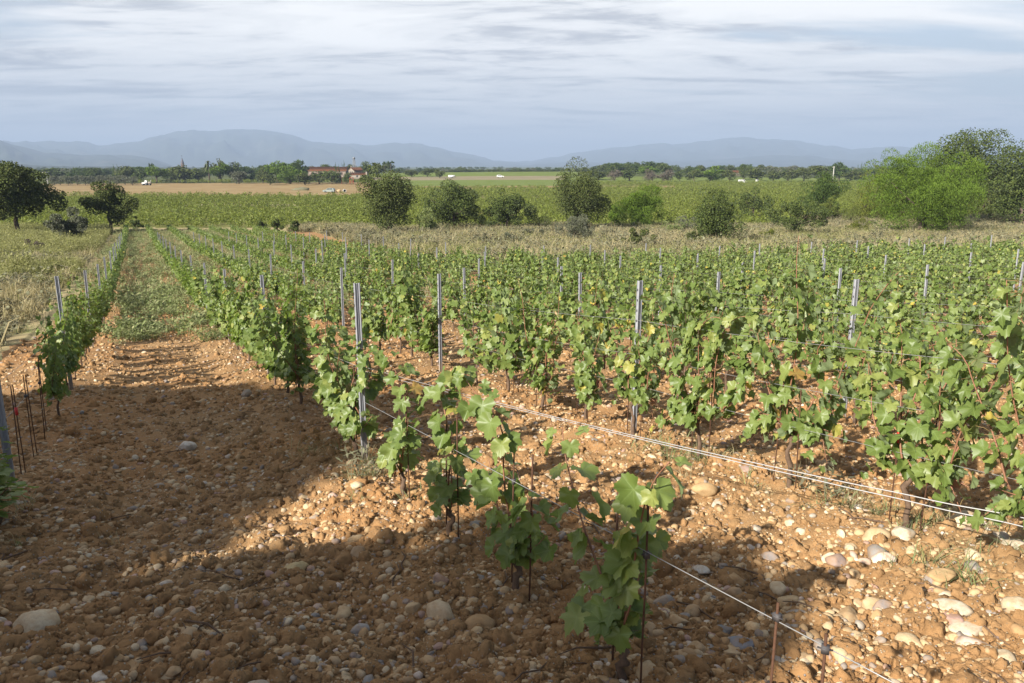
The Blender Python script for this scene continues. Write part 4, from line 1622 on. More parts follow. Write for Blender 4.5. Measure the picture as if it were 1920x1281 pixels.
tree('cypress_tree', 'shrub', 'small bright yellow-green conifer beside the olive green pine', 1834, 408, 370, 30, 'needle', M_yelp, 'cone', 0.02, 18, 1300, 0.26, GM)
tree('oak_tree', 'tree', 'tall dark oak rising behind the largest pine', 1800, 400, 249, 184, 'broad', M_oak, 'round', 0.05, 120, 13000, 0.40, GM, depth=128)
tree('oak_tree', 'tree', 'tall dark oak cut by the right edge of the photo', 1918, 400, 254, 150, 'broad', M_oak, 'round', 0.03, 110, 12000, 0.40, GM, depth=120)
tree('shrub', 'shrub', 'low grey tuft of scrub in the dry grass left of centre', 836, 466, 446, 48, 'fine', M_olive, 'bush', 0.02, 14, 900, 0.13, GM)

for i, (px, py, tp, w, mt, lab) in enumerate((
        (905, 462, 440, 60, M_scrub, 'greyish dry scrub mound in the grass below the dense oak bush'),
        (958, 458, 436, 44, M_olive, 'small grey-green bush left of the round grey olive bush'),
        (1148, 452, 430, 52, M_scrub, 'dry brown scrub right of the round grey olive bush'),
        (1262, 440, 412, 60, M_weed, 'low pale green bush in the dry grass right of the round pine'),
        (1300, 464, 436, 40, M_oakl, 'small leafy bush at the left foot of the dark oak shrub'),
        (1440, 452, 428, 46, M_yelp, 'small yellow-green bush left of the wide dark bush'),
        (1610, 440, 408, 50, M_yelp, 'low yellow-green bush at the left foot of the largest pine'),
        (1808, 436, 396, 60, M_scrub, 'dry brown scrub at the right foot of the largest pine'),
        (688, 452, 430, 60, M_scrub, 'dry brown scrub at the left foot of the feathery oak'),
        (902, 434, 398, 60, M_oak, 'dark bush filling the gap right of the second dark oak'),
        (1012, 434, 396, 52, M_oakl, 'leafy bush filling the gap left of the tall middle oak'),
        (1288, 436, 402, 60, M_olive, 'grey-green bush between the round pine and the dark oak shrub'),
        (1456, 428, 394, 50, M_oak, 'dark low bush behind the small yellow-green bush'),
        (1594, 424, 384, 50, M_pineg, 'olive green bush between the dark pine and the yellow-green conifer'),
        (1868, 420, 384, 54, M_pineg, 'low green bush below the tall oaks at the right'))):
    tree('shrub', 'shrub', lab, px, py, tp, w, 'fine', mt, 'bush', 0.0, 26, 1500, 0.17, GM)

# tall trees behind the camera: their shade lies over the lane and the near corner
for (c0, c1, qtop, a0, lab, sd_) in ((-12.0, -4.6, 0.35, -15.0, 'broad evergreen tree behind the viewpoint shading the stony lane', 3), (-4.35, -0.85, -0.42, -12.0, 'smaller evergreen tree behind the viewpoint shading the bottom edge', 4)):
    rg = np.random.default_rng(sd_)
    cm = (c0 + c1) / 2
    hw = (c1 - c0) / 2
    bx_, by_ = SUN_H[0] * a0 + 0.743 * cm, SUN_H[1] * a0 - 0.669 * cm
    zg = float(g(bx_, by_))
    ztop = qtop - 0.577 * a0 + CAM_Z
    root = obj('shade_tree', None, None, (bx_, by_, zg), 0.0, lab, 'tree', None)
    blobs = []
    H = ztop - zg
    for i in range(110):
        cc = rg.uniform(-1, 1) * hw
        aa = rg.uniform(-1, 1) * min(hw, 2.0)
        lim = H - 0.45 - (0.55 * abs(cc / hw) ** 3 if sd_ == 3 else -np.interp(cm + cc, [-4.35, -2.7, -2.4, -1.7, -.87], [-.33, -.03, .2, .42, .42])) - rg.uniform(0, .25)
        zz_ = rg.uniform(H * 0.2, 1) ** 1 if False else lim - (lim - H * 0.22) * rg.uniform(0, 1) ** 1.2
        r_ = rg.uniform(0.55, 0.95) if sd_ == 3 else rg.uniform(0.35, 0.6)
        e_ = min(1.0, (hw - r_ * 0.8) / hw)
        if sd_ == 3:
            q_ = zz_ + zg - CAM_Z + 0.577 * (a0 + aa)
            cmax = np.interp(q_, [-1.6, -1.35, -0.8, -0.2, 0.4], [-4.5, -4.75, -5.0, -5.9, -7.2]) - r_ * 0.75 - cm
            if cc * e_ > cmax:
                cc, e_ = cmax - rg.uniform(0, .3), 1.0
        blobs.append((np.array([SUN_H[0] * aa + 0.743 * cc * e_, SUN_H[1] * aa - 0.669 * cc * e_, zz_]), r_))
    if sd_ == 4:        # low boughs that reach under the bigger tree
        for i in range(16):
            cc, aa = rg.uniform(-4.9, -4.3), rg.uniform(-1, 1)
            zz_ = rg.uniform(-2.3, -1.5) - 0.577 * a0 + CAM_Z - zg
            blobs.append((np.array([SUN_H[0] * aa + 0.743 * (cc - cm), SUN_H[1] * aa - 0.669 * (cc - cm), zz_]), rg.uniform(.22, .36)))
    obj('trunk', trunk_mesh(rg, H * 0.6, 0.2, blobs, 9), root)
    obj('crown', crown_mesh(rg, blobs, 60000 if sd_ == 3 else 26000, 0.24, 'broad', M_oak), root)

# ------------------------------------------------------------------ the far tree line
KINDS = {}


def far_kind(style, mat, shape, nb, n, size, tf, blob, seeds=2):
    out = []
    for k in range(seeds):
        rg = np.random.default_rng(700 + len(KINDS) * 13 + k)
        bl = crown_shape(rg, 0.5, 0.5, (1 - tf) / 2, tf + (1 - tf) / 2, nb, shape, blob)
        out.append((trunk_mesh(rg, tf + 0.3, 0.03, bl, 4), crown_mesh(rg, bl, n, size, style, mat)))
    return out


for nm, a in dict(
        broad=('broad', M_oak, 'round', 30, 1300, 0.075, 0.10, 0.36),
        light=('broad', M_oakl, 'round', 30, 1300, 0.075, 0.08, 0.36),
        umbrella=('needle', M_pine, 'flat', 30, 1500, 0.085, 0.30, 0.36),
        pine=('needle', M_pine, 'bush', 30, 1500, 0.085, 0.03, 0.36),
        darkpine=('needle', M_pined, 'flat', 30, 1400, 0.085, 0.15, 0.36),
        olive=('fine', M_olive, 'bush', 24, 1200, 0.085, 0.03, 0.38),
        conifer=('needle', M_pined, 'cone', 34, 1300, 0.065, 0.03, 0.30),
        dead=('fine', M_dead, 'bush', 24, 1100, 0.085, 0.03, 0.38)).items():
    KINDS[nm] = far_kind(*a)
# a date palm and a tall bare-stemmed parasol pine
rg = np.random.default_rng(5)


def palm_mesh():
    b = MB()
    for k in range(34):
        a = rg.uniform(0, 6.28)
        el = rg.uniform(-0.5, 1.3)
        s = np.linspace(0, 1, 5)
        L = 0.33
        pr = np.stack([np.cos(a) * L * s * math.cos(el), np.sin(a) * L * s * math.cos(el), 0.72 + L * s * math.sin(el) - 0.22 * s ** 2], -1)
        side = np.array([-math.sin(a), math.cos(a), 0]) * 0.035
        wd = np.array([.3, 1, 1, .7, .05])[:, None]
        v = np.vstack([pr + side * wd, pr - side * wd])
        i = np.arange(4)
        b.add(v, [np.stack([i, i + 1, i + 6, i + 5], -1)])
    return b.mesh('crown', M_oakl)


KINDS['palm'] = [(MB().tube([(0, 0, -.05), (0.01, 0, .4), (0, 0, .74)], [0.05, 0.04, 0.045], 7).mesh('trunk', M_bark, True), palm_mesh())]
bl = crown_shape(rg, 0.5, 0.5, 0.14, 0.86, 14, 'flat', 0.3)
KINDS['parasol'] = [(MB().tube([(0, 0, -.05), (0.02, 0, .4), (0, 0, .85)], [0.03, 0.025, 0.02], 6).mesh('trunk', M_bark, True), crown_mesh(rg, bl, 700, 0.09, 'needle', M_pined))]
GF = 'trees of the far tree line'
frng = np.random.default_rng(33)


def far_tree(kind, cx, top, width, depth, label, cat='tree', base=None):
    fr = KINDS[kind]
    tr, cr = fr[frng.integers(len(fr))]
    dv = ray(cx, 330)
    x_ = dv[0] / dv[1] * depth
    z_ = float(g(x_, depth))
    dt = ray(cx, top - 2)
    H = CAM_Z + dt[2] / dt[1] * depth - z_
    wid = 1.15 * width / F * depth
    nm = {'palm': 'palm_tree', 'umbrella': 'umbrella_pine', 'parasol': 'umbrella_pine', 'pine': 'pine_tree', 'darkpine': 'pine_tree', 'conifer': 'cypress_tree', 'olive': 'olive_tree', 'dead': 'bare_shrub'}.get(kind, 'broadleaf_tree')
    root = obj(nm, None, None, (x_, depth, z_), frng.uniform(0, 6.28), label, cat, GF)
    root.scale = (wid, wid, H)
    obj('trunk', tr, root)
    obj('crown', cr, root)


FT = [
    ('broad', 96, 316, 62, 500, 'dark broad tree behind the white utility pole'),
    ('conifer', 128, 313, 14, 470, 'leftmost of four dark conifers behind the olive grove'),
    ('conifer', 138, 312, 13, 472, 'second of four dark conifers behind the olive grove'),
    ('conifer', 149, 310, 13, 474, 'third and tallest of four dark conifers behind the olive grove'),
    ('conifer', 160, 314, 14, 476, 'rightmost of four dark conifers behind the olive grove'),
    ('broad', 172, 319, 30, 480, 'dark round tree right of the four conifers'),
    ('conifer', 214, 310, 9, 470, 'left of two pointed dark conifers above the olive grove'),
    ('conifer', 222, 310, 9, 474, 'right of two pointed dark conifers above the olive grove'),
    ('light', 238, 312, 40, 455, 'bright-topped broad tree right of the two pointed conifers'),
    ('broad', 262, 319, 30, 450, 'dark green tree above the white tractor'),
    ('parasol', 285, 308, 10, 520, 'thin flat-topped pine standing above the left tree line'),
    ('umbrella', 292, 313, 44, 440, 'rounded bright pine right of the white tractor'),
    ('broad', 322, 322, 34, 455, 'dark tree between the rounded bright pine and the church spire'),
    ('light', 344, 307, 62, 450, 'large broad tree directly under the church spire'),
    ('broad', 372, 321, 34, 450, 'blue-green tree right of the one under the church spire'),
    ('palm', 392, 295, 26, 445, 'palm with a thick crown, highest of the left tree line'),
    ('light', 411, 293, 24, 470, 'round high tree right of the palm'),
    ('umbrella', 414, 308, 44, 455, 'wide bright pine below the round high tree'),
    ('broad', 439, 305, 26, 460, 'dark tree right of the wide bright pine'),
    ('conifer', 458, 313, 18, 465, 'dark conifer left of the round olive tree'),
    ('conifer', 478, 309, 22, 470, 'jagged dark conifer above the round olive tree'),
    ('olive', 447, 322, 36, 425, 'round grey olive tree at the edge of the orange field'),
    ('light', 492, 313, 30, 430, 'rounded green tree right of the round olive tree'),
    ('umbrella', 520, 304, 46, 445, 'bright high pine left of the farmhouse'),
    ('pine', 544, 313, 50, 420, 'wide low bright pine in front of the farmhouse left end'),
    ('darkpine', 561, 301, 48, 480, 'dark umbrella pine at the left end of the farmhouse'),
    ('light', 505, 328, 34, 405, 'low green tree at the foot of the bright high pine'),
    ('light', 571, 321, 36, 400, 'low green tree below the dark umbrella pine'),
    ('broad', 598, 322, 44, 420, 'dark bushy tree hiding the farmhouse front'),
    ('broad', 621, 320, 30, 415, 'smaller dark tree right of the bushy one by the farmhouse'),
    ('conifer', 630, 306, 9, 430, 'left of two slim poplars before the farmhouse roof'),
    ('conifer', 636, 310, 8, 432, 'right of two slim poplars before the farmhouse roof'),
    ('conifer', 642, 305, 5, 560, 'left slim cypress behind the farmhouse'),
    ('conifer', 646, 302, 6, 560, 'right slim cypress behind the farmhouse'),
    ('light', 612, 310, 26, 580, 'bright tree top showing over the farmhouse roof'),
    ('light', 658, 309, 18, 560, 'green tree top between cypress and mast'),
    ('broad', 650, 325, 16, 412, 'small dark tree between the farmhouse and the low pale building'),
    ('light', 684, 329, 22, 414, 'low green bush in front of the low pale building'),
    ('broad', 688, 304, 20, 500, 'round dark tree right of the gabled house'),
    ('light', 708, 306, 24, 490, 'yellowish tree right of the round dark tree'),
    ('parasol', 722, 305, 9, 600, 'left of two thin parasol pines above the feathery oak'),
    ('parasol', 733, 304, 14, 600, 'right of two thin parasol pines above the feathery oak'),
    ('light', 772, 318, 26, 520, 'rounded tree just right of the feathery oak top'),
    ('broad', 801, 317, 28, 520, 'second rounded tree right of the feathery oak top'),
    ('light', 824, 316, 20, 500, 'third rounded tree right of the feathery oak top'),
    ('light', 1122, 316, 44, 470, 'green tree touching the top of the tall middle oak'),
    ('dead', 1152, 321, 26, 450, 'leftmost of three pinkish leafless shrubs on the far skyline'),
    ('broad', 1180, 317, 42, 455, 'dark green tree between pinkish leafless shrubs'),
    ('dead', 1217, 319, 28, 448, 'middle of three pinkish leafless shrubs on the far skyline'),
    ('dead', 1251, 320, 30, 446, 'rightmost of three pinkish leafless shrubs on the far skyline'),
    ('umbrella', 1216, 313, 36, 500, 'bright tree behind the middle pinkish shrub'),
    ('broad', 1275, 320, 22, 450, 'dark small tree right of the pinkish shrubs'),
    ('light', 1301, 319, 34, 450, 'green tree second right of the pinkish shrubs'),
    ('pine', 1332, 314, 52, 455, 'wide bright tree left of the far red roof'),
    ('light', 1368, 319, 32, 450, 'rounded tree in front of the far red roof'),
    ('broad', 1395, 313, 24, 480, 'round dark tree right of the far red roof'),
    ('light', 1420, 313, 38, 460, 'broad green tree above and right of the white van'),
    ('light', 1450, 318, 30, 455, 'small tree second right above the white van'),
    ('light', 1478, 315, 42, 460, 'wide green tree behind the vineyard, left of the dark pine'),
    ('light', 1508, 316, 34, 465, 'green tree just above the dark round pine'),
    ('light', 1538, 311, 44, 460, 'light tree just left of the concrete pole'),
    ('darkpine', 1574, 305, 40, 470, 'dark pine right of the concrete pole'),
    ('conifer', 1607, 307, 7, 480, 'left of three slim cypresses before the yellow-green conifer'),
    ('conifer', 1614, 305, 7, 482, 'middle of three slim cypresses before the yellow-green conifer'),
    ('conifer', 1621, 308, 7, 484, 'right of three slim cypresses before the yellow-green conifer'),
    ('light', 1596, 318, 40, 455, 'low green tree below the slim cypresses'),
]
for a in FT:
    far_tree(*a)
# the olive grove, planted in two lines
for i, cx in enumerate(range(98, 262, 15)):
    far_tree('olive', cx + frng.uniform(-2, 2), 329 + frng.uniform(-1, 2), 20, 405 + (i % 2) * 8, 'grey olive tree, %s from the left in the grove left of the white tractor' % ORD[i])
for i, cx in enumerate((1012, 985, 960, 930, 905, 880, 852, 1040)):
    far_tree('broad' if i % 3 else 'light', cx, 320 - (i % 2), 34, 760, ['dark low tree on the skyline just left of the tall middle oak', 'low tree on the skyline left of the tall middle oak, second from it', 'low tree on the skyline left of the tall middle oak, third from it', 'skyline tree above the small white car on the track', 'skyline tree just left of the one above the white car', 'skyline tree right of the one above the white wall', 'skyline tree above the long white wall', 'skyline tree half hidden by the tall middle oak'][i])
# woods beyond that read as one mass
n_ = 1500
bear = frng.uniform(-260, 2200, n_)
dd = np.concatenate([frng.uniform(520, 900, n_ // 2), frng.uniform(900, 3000, n_ - n_ // 2)])
wx = (bear - 960) / F * dd
h_ = frng.uniform(4.5, 8.5, n_)
mid = (np.abs(bear - 920) < 190) & (dd < 800)
wx, dd, h_ = wx[~mid], dd[~mid], h_[~mid]
n_ = len(wx)
w_ = h_ * frng.uniform(1.0, 1.8, n_)
scatter('far_wood', [KINDS['broad'][0][1], KINDS['light'][0][1], KINDS['broad'][1][1], KINDS['olive'][0][1], KINDS['darkpine'][0][1]], np.stack([wx, dd, g(wx, dd)], -1), np.stack([0 * wx, 0 * wx, frng.uniform(0, 6, n_)], -1), np.stack([w_, w_, h_], -1))

# ------------------------------------------------------------------ far vineyards
def clump(seed, n=46, size=0.20, mat=None):
    r = np.random.default_rng(seed)
    bl = [(np.array([r.normal(0, .22), r.normal(0, .2), r.uniform(.35, .75)]), r.uniform(.2, .34)) for _ in range(7)]
    return crown_mesh(r, bl, n, size, 'broad', mat or M_farvine, 'vine_clump')


CL = [clump(50 + k) for k in range(5)]
P_ = []
d0 = 122.0
while d0 < 436:
    sx = 1.15 if d0 < 260 else 1.9
    half = d0 * 0.70
    xs = np.arange(-half, half, sx)
    P_.append(np.stack([xs + frng.uniform(-.5, .5, len(xs)), d0 + 0.10 * xs + frng.uniform(-.35, .35, len(xs))], -1))
    d0 += 2.6 if d0 < 260 else 4.0
P_ = np.vstack(P_)
zone = near_zone(P_[:, 0], P_[:, 1])
gapn = vnoise(P_[:, 0] / 9, P_[:, 1] / 9, 61)
P_ = P_[(zone == 2) & (gapn > -0.36) & (P_[:, 1] > 120)]
sc = np.where(P_[:, 1] > 260, 1.9, 1.5) * frng.uniform(.65, 1.25, len(P_))
scatter('far_vineyard', CL, np.stack([P_[:, 0], P_[:, 1], g(P_[:, 0], P_[:, 1]) - 0.1], -1), np.stack([0 * sc, 0 * sc, frng.uniform(0, 6, len(sc))], -1), np.stack([sc, sc, sc * .85], -1))
# green hedge of vines at the far edge of the orange field, and the bright field on the rise
xs = np.concatenate([np.arange(-330, -75, 1.6)] * 3)
ys = 436 + frng.uniform(-2, 9, len(xs)) - 0.02 * xs
sc = frng.uniform(1.6, 2.4, len(xs))
scatter('field_edge_vines', CL, np.stack([xs, ys, g(xs, ys)], -1), np.stack([0 * sc, 0 * sc, frng.uniform(0, 6, len(sc))], -1), sc)

# ------------------------------------------------------------------ grasses and weeds (stuff)
def tuft(seed, n, h, lean, w, mat, stems=False):
    r = np.random.default_rng(seed)
    b = MB()
    for k in range(n):
        a = r.uniform(0, 6.28)
        p0 = np.array([r.normal(0, .13), r.normal(0, .13), -0.03])
        L = h * r.uniform(.55, 1.15)
        ln = lean * r.uniform(.2, 1.3)
        dirx = np.array([math.cos(a), math.sin(a), 0])
        p1 = p0 + dirx * ln * L * .35 + [0, 0, L * .6]
        p2 = p0 + dirx * ln * L * .95 + [0, 0, L * (1 - .25 * ln)]
        sd_ = np.array([-math.sin(a + r.normal(0, 1)), math.cos(a), 0]) * w * .5
        b.add([p0 - sd_, p0 + sd_, p1 + sd_ * .8, p1 - sd_ * .8, p2], [np.array([(0, 1, 2, 3)]), np.array([(3, 2, 4)])])
        if stems:
            for q in range(4):
                t = r.uniform(.35, 1)
                c = p0 + (p2 - p0) * t
                e = r.normal(0, 1, 3) * np.array([.07, .07, .03]) + [0, 0, .03]
                s2 = np.cross(e, [0, 0, 1])
                s2 = s2 / (np.linalg.norm(s2) + 1e-6) * w * 2.2
                b.add([c, c + e * .6 + s2, c + e, c + e * .6 - s2], [np.array([(0, 1, 2, 3)])])
    return b.mesh('tuft', mat)


DRY = [tuft(10 + k, 26, 0.55, 0.7, 0.016, M_grass) for k in range(4)] + [tuft(20 + k, 18, 0.5, 0.8, 0.02, M_scrub, True) for k in range(2)]
FEN = [tuft(30 + k, 26, 0.85, 0.5, 0.014, M_fennel, True) for k in range(3)]
PALE = [tuft(140 + k, 16, 0.42, 0.7, 0.016, M_pale, True) for k in range(4)]
WEED = [tuft(40 + k, 14, 0.42, 0.7, 0.018, M_weed, True) for k in range(4)]


def grass_at(n, xr, yr, cond):
    x = frng.uniform(*xr, n)
    y = frng.uniform(*yr, n)
    k = cond(x, y)
    return x[k], y[k]


def sc_grass(name, src, x, y, s, tall=1.0):
    n = len(x)
    scatter(name, src, np.stack([x, y, gd(x, y, np.full(n, .3))], -1), np.stack([frng.normal(0, .1, n), frng.normal(0, .1, n), frng.uniform(0, 6.28, n)], -1), np.stack([s, s, s * tall], -1))


x, y = grass_at(60000, (-45, 110), (38, 150), lambda x, y: (near_zone(x, y) == 1) & (np.abs(x) < y * .72 + 4) & (x > -0.28 * y) & (vnoise(x / 5, y / 5, 71) > -0.28))
sc_grass('dry_grass', DRY, x, y, frng.uniform(.9, 2.1, len(x)) * (1 + 0.8 * vnoise(x / 2.5, y / 2.5, 80)), 1.05)
x, y = grass_at(26000, (-30, 100), (38, 140), lambda x, y: (near_zone(x, y) == 1) & (np.abs(x) < y * .72 + 4) & (x > -0.25 * y) & (vnoise(x / 7, y / 4, 72) > 0.0))
sc_grass('yellow_grass', FEN, x, y, frng.uniform(.7, 1.3, len(x)), 0.9)
# the rough left of the first row
x, y = grass_at(30000, (-75, -6), (13, 116), lambda x, y: (near_zone(x, y) == 1) & (np.abs(x) < y * .72 + 4) & (x < -0.30 * y))
o_ = uo(x, y)[1]
ok_ = (o_ < -2.9)
x, y = x[ok_], y[ok_]
m_ = (vnoise(x / 3, y / 3, 74) + 0.5 * frng.uniform(-.5, .5, len(x)) + 0.012 * (y - 52) > -0.02) & (y > 27)
sc_grass('yellow_grass', FEN, x[m_], y[m_], frng.uniform(.55, 1.35, m_.sum()) * (0.95 + 0.7 * vnoise(x[m_] / 2.2, y[m_] / 2.2, 78)), 1.1)
sc_grass('dry_grass', DRY, x[~m_], y[~m_], frng.uniform(.7, 1.7, (~m_).sum()) * (0.95 + 0.7 * vnoise(x[~m_] / 2, y[~m_] / 2, 79)), 1.0)
# green weeds standing in the lane and among the far rows
x, y = grass_at(20000, (-62, 10), (15, 116), lambda x, y: (near_zone(x, y) == 0))
u_, o_ = uo(x, y)
lane = (o_ > -0.9) & (o_ < 1.9) & (u_ > 17.0) & (u_ < 42) & (vnoise(x / 1.1, y / 1.1, 75) > -0.1 + np.clip((20.5 - u_) / 6, 0, 1)) & (frng.uniform(size=len(x)) < 0.55)
sc_grass('lane_weeds', PALE, x[lane], y[lane], frng.uniform(.4, 0.95, lane.sum()), 1.2)
oth = (~lane) & (u_ > 24) & (frng.uniform(size=len(x)) < np.clip((u_ - 20) / 22, 0, .8)) & (o_ < 12)
sc_grass('row_weeds', PALE + DRY[:1], x[oth], y[oth], frng.uniform(.6, 1.3, oth.sum()), 1.0)
# extra lane weeds near the thick patch
uu = frng.uniform(16.5, 34, 330)
oo = frng.uniform(-0.7, 1.7, 330)
k_ = vnoise(uu / 1.1, oo / .6, 76) > -0.05 + np.clip((20 - uu) / 6, 0, .5)
x, y = xy(uu[k_], oo[k_])
sc_grass('lane_weeds', PALE + WEED[:1], x, y, frng.uniform(.4, 0.95, len(x)), 1.2)
# sparse dry wisps close by, under the second row and by the first post
spots = [(1262, 862, .30, 26), (1335, 880, .25, 22), (1500, 930, .22, 14), (1680, 978, .28, 24), (1775, 1015, .3, 22), (1860, 1080, .25, 16), (700, 900, .2, 14), (690, 880, .12, 10), (640, 855, .25, 18), (1560, 975, .15, 10), (1230, 840, .3, 14), (745, 950, .2, 8), (30, 620, .9, 40), (90, 612, 1.0, 40), (60, 1000, .3, 8)]
xs, ys, ss = [], [], []
for (px, py, sp_, n) in spots:
    p = at(px, py)
    xs.append(p[0] + frng.normal(0, sp_, n))
    ys.append(p[1] + frng.normal(0, sp_ * .7, n))
    ss.append(frng.uniform(.16, .42, n) * (1.6 if py < 700 else 1))
WISP = [tuft(60 + k, 16, 0.45, 1.5, 0.012, M_grass) for k in range(2)] + [tuft(64 + k, 14, 0.45, 1.5, 0.014, M_weed) for k in range(2)]
xs, ys, ss = map(np.concatenate, (xs, ys, ss))
sc_grass('dry_wisps', WISP, xs, ys, ss, .8)
# a thin grey-pink dead plant by the first post and another under the second row
TW = tuft(70, 14, 0.34, 0.35, 0.005, M_scrub, True)
for px, py, lab in ((692, 905, 'thin dried weed stalks standing at the foot of the first steel post'), (1555, 945, 'brown dried weed stalks standing below the double wire')):
    p = at(px, py)
    obj('dried_weed', TW, None, (p[0], p[1], p[2]), 0.4, lab, 'dry plant', None)

# fallen leaves, twigs
TWIG = MB().tube([(-.09, 0, .004), (-.03, .012, .012), (.04, -.006, .008), (.10, .01, .004)], [.003, .0035, .003, .0015], 5).mesh('twig', M_vbark, True)
x, y, r = spread(260, 1.6, 12.0)
scatter('twigs', [TWIG], put(x, y, -.006), np.stack([frng.normal(0, .1, len(x)), frng.normal(0, .1, len(x)), frng.uniform(0, 6.28, len(x))], -1), frng.uniform(.5, 1.7, len(x)))

# ------------------------------------------------------------------ buildings far off
M_roof = simple('clay_tile', (0.20, 0.088, 0.042), 0.85, 0.15, 0, 0.25, 1.5)
M_wallp = simple('pinkish_plaster', (0.17, 0.135, 0.112), 0.9, 0.1, 0, 0.15, 0.6)
M_wallw = simple('pale_plaster', (0.22, 0.19, 0.155), 0.9, 0.1, 0, 0.10, 0.6)
M_dark = simple('dark_window_glass', (0.03, 0.035, 0.04), 0.25, 0.5)
M_shut = simple('brown_wood', (0.11, 0.07, 0.05), 0.8, 0.2)
M_slate = simple('slate_spire', (0.07, 0.065, 0.075), 0.7, 0.3)
M_redst = simple('red_painted_steel', (0.32, 0.075, 0.035), 0.6, 0.3)
M_white = simple('white_paint', (0.55, 0.55, 0.545), 0.35, 0.5)
M_concrete = simple('pale_concrete', (0.32, 0.31, 0.285), 0.9, 0.1)
M_grey = simple('grey_metal', (0.16, 0.17, 0.18), 0.6, 0.4)
M_tyre = simple('rubber', (0.025, 0.025, 0.025), 0.9, 0.1)
M_car = simple('grey_green_paint', (0.17, 0.20, 0.185), 0.4, 0.5)
M_lamp = simple('lamp_lens', (0.6, 0.55, 0.5), 0.2, 0.6)


def far_point(px, depth):
    dv = ray(px, 335)
    x_ = dv[0] / dv[1] * depth
    return x_, depth, float(g(x_, depth))


def zat(py, depth):
    dt = ray(960, py)
    return CAM_Z + dt[2] / dt[1] * depth


def gable(L, W_, eave, ridge, over=0.35, th=0.18):
    """walls and a two-pitch roof, ridge along x; local origin at the middle of the base"""
    wl = MB()
    prof = [(-W_ / 2, -1.0), (W_ / 2, -1.0), (W_ / 2, eave), (0, ridge - 0.1), (-W_ / 2, eave)]
    v = [(-L / 2, y, z) for y, z in prof] + [(L / 2, y, z) for y, z in prof]
    j = np.arange(5)
    wl.add(v, [np.stack([j, (j + 1) % 5, 5 + (j + 1) % 5, 5 + j], -1)])
    for o_ in (0, 5):
        wl.add([v[o_ + k] for k in range(5)], [np.array([(0, 1, 2), (0, 2, 4), (2, 3, 4)])])
    rf = MB()
    sl = (ridge - eave) / (W_ / 2)
    for s in (-1, 1):
        y1, z1 = s * (W_ / 2 + over), eave - sl * over
        a = [(-L / 2 - over, 0, ridge), (L / 2 + over, 0, ridge), (L / 2 + over, y1, z1), (-L / 2 - over, y1, z1)]
        bq = [(x_, y_, z_ + th) for x_, y_, z_ in a]
        rf.add(a + bq, [np.array([(0, 1, 2, 3), (4, 5, 6, 7), (0, 1, 5, 4), (2, 3, 7, 6), (0, 3, 7, 4), (1, 2, 6, 5)])])
    # rows of tiles along the slope
    n = int(L / 0.9)
    for i in range(n):
        xx = -L / 2 + (i + .5) * L / n
        for s in (-1, 1):
            rf.tube([(xx, s * 0.05, ridge + th), (xx, s * (W_ / 2 + over), eave - sl * over + th)], 0.10, 5)
    return wl, rf


def window(parent, x, y, z, w, h, face=-1, frame=True):
    b = MB().box(x - w / 2, x + w / 2, y - 0.04, y + 0.04, z, z + h)
    o = obj('window', b.mesh('window', M_dark), parent)
    if frame:
        s = MB().box(x - w / 2 - .12, x + w / 2 + .12, y - 0.12, y - 0.045, z - .14, z - 0.003)
        obj('sill', s.mesh('sill', M_concrete), o)
        for sx in (-1, 1):
            f = MB().box(x + sx * (w / 2 + .3) - .28, x + sx * (w / 2 + .3) + .28, y - .07, y - .012, z, z + h)
            obj('shutter', f.mesh('shutter', M_shut), o)


# long farmhouse
D = 520.0
x_, y_, z_ = far_point(617, D)
L = (652 - 581) / F * D
eave, ridge = zat(320.5, D) - z_, zat(313.5, D) - z_
h = obj('farmhouse', None, None, (x_, y_, z_), math.radians(-5), 'long farmhouse with orange tile roof behind trees at the far edge of the orange field', 'house')
wl, rf = gable(L, 8.5, eave, ridge)
obj('wall', wl.mesh('wall', M_wallp), h)
obj('roof', rf.mesh('roof', M_roof), h)
for k in range(5):
    window(h, -L / 2 + L * (k + .7) / 5.4, -4.25, eave - 2.2, 1.1, 1.4)
# gabled house turned towards us, with a lower wing
D = 505.0
x_, y_, z_ = far_point(668, D)
eave, ridge = zat(319.5, D) - z_, zat(314.6, D) - z_
h = obj('gabled_house', None, None, (x_, y_, z_), math.radians(40), 'house with an ochre tiled gable right of the long farmhouse', 'house')
wl, rf = gable(6.6, 6.6, eave, ridge)
obj('wall', wl.mesh('wall', M_wallw), h)
rfo = obj('roof', rf.mesh('roof', M_roof), h)
obj('chimney', MB().box(-2.6, -2.0, 1.2, 1.8, ridge - 1.0, ridge + 1.0).mesh('chimney', M_wallw), rfo)
for k in (-1, 1):
    o = obj('window', MB().box(-3.36, -3.24, k * 1.3 - .5, k * 1.3 + .5, eave - 1.7, eave - .4).mesh('window', M_dark), h)
D = 495.0
x_, y_, z_ = far_point(672, D)
eave, ridge = zat(327.5, D) - z_, zat(324.2, D) - z_
L = 27 / F * D
h = obj('low_wing', None, None, (x_, y_, z_), math.radians(3), 'low pale building with one small dark window in front of the gabled house', 'house')
wl, rf = gable(L, 5.0, eave, ridge)
obj('wall', wl.mesh('wall', M_wallw), h)
obj('roof', rf.mesh('roof', M_roof), h)
window(h, -0.4, -2.5, eave - 1.5, 1.0, 1.0, frame=False)
obj('end_pier', MB().box(L / 2 + .37, L / 2 + 1.2, -2.6, 2.6, -1, ridge + .6).mesh('end_pier', M_wallw), h)
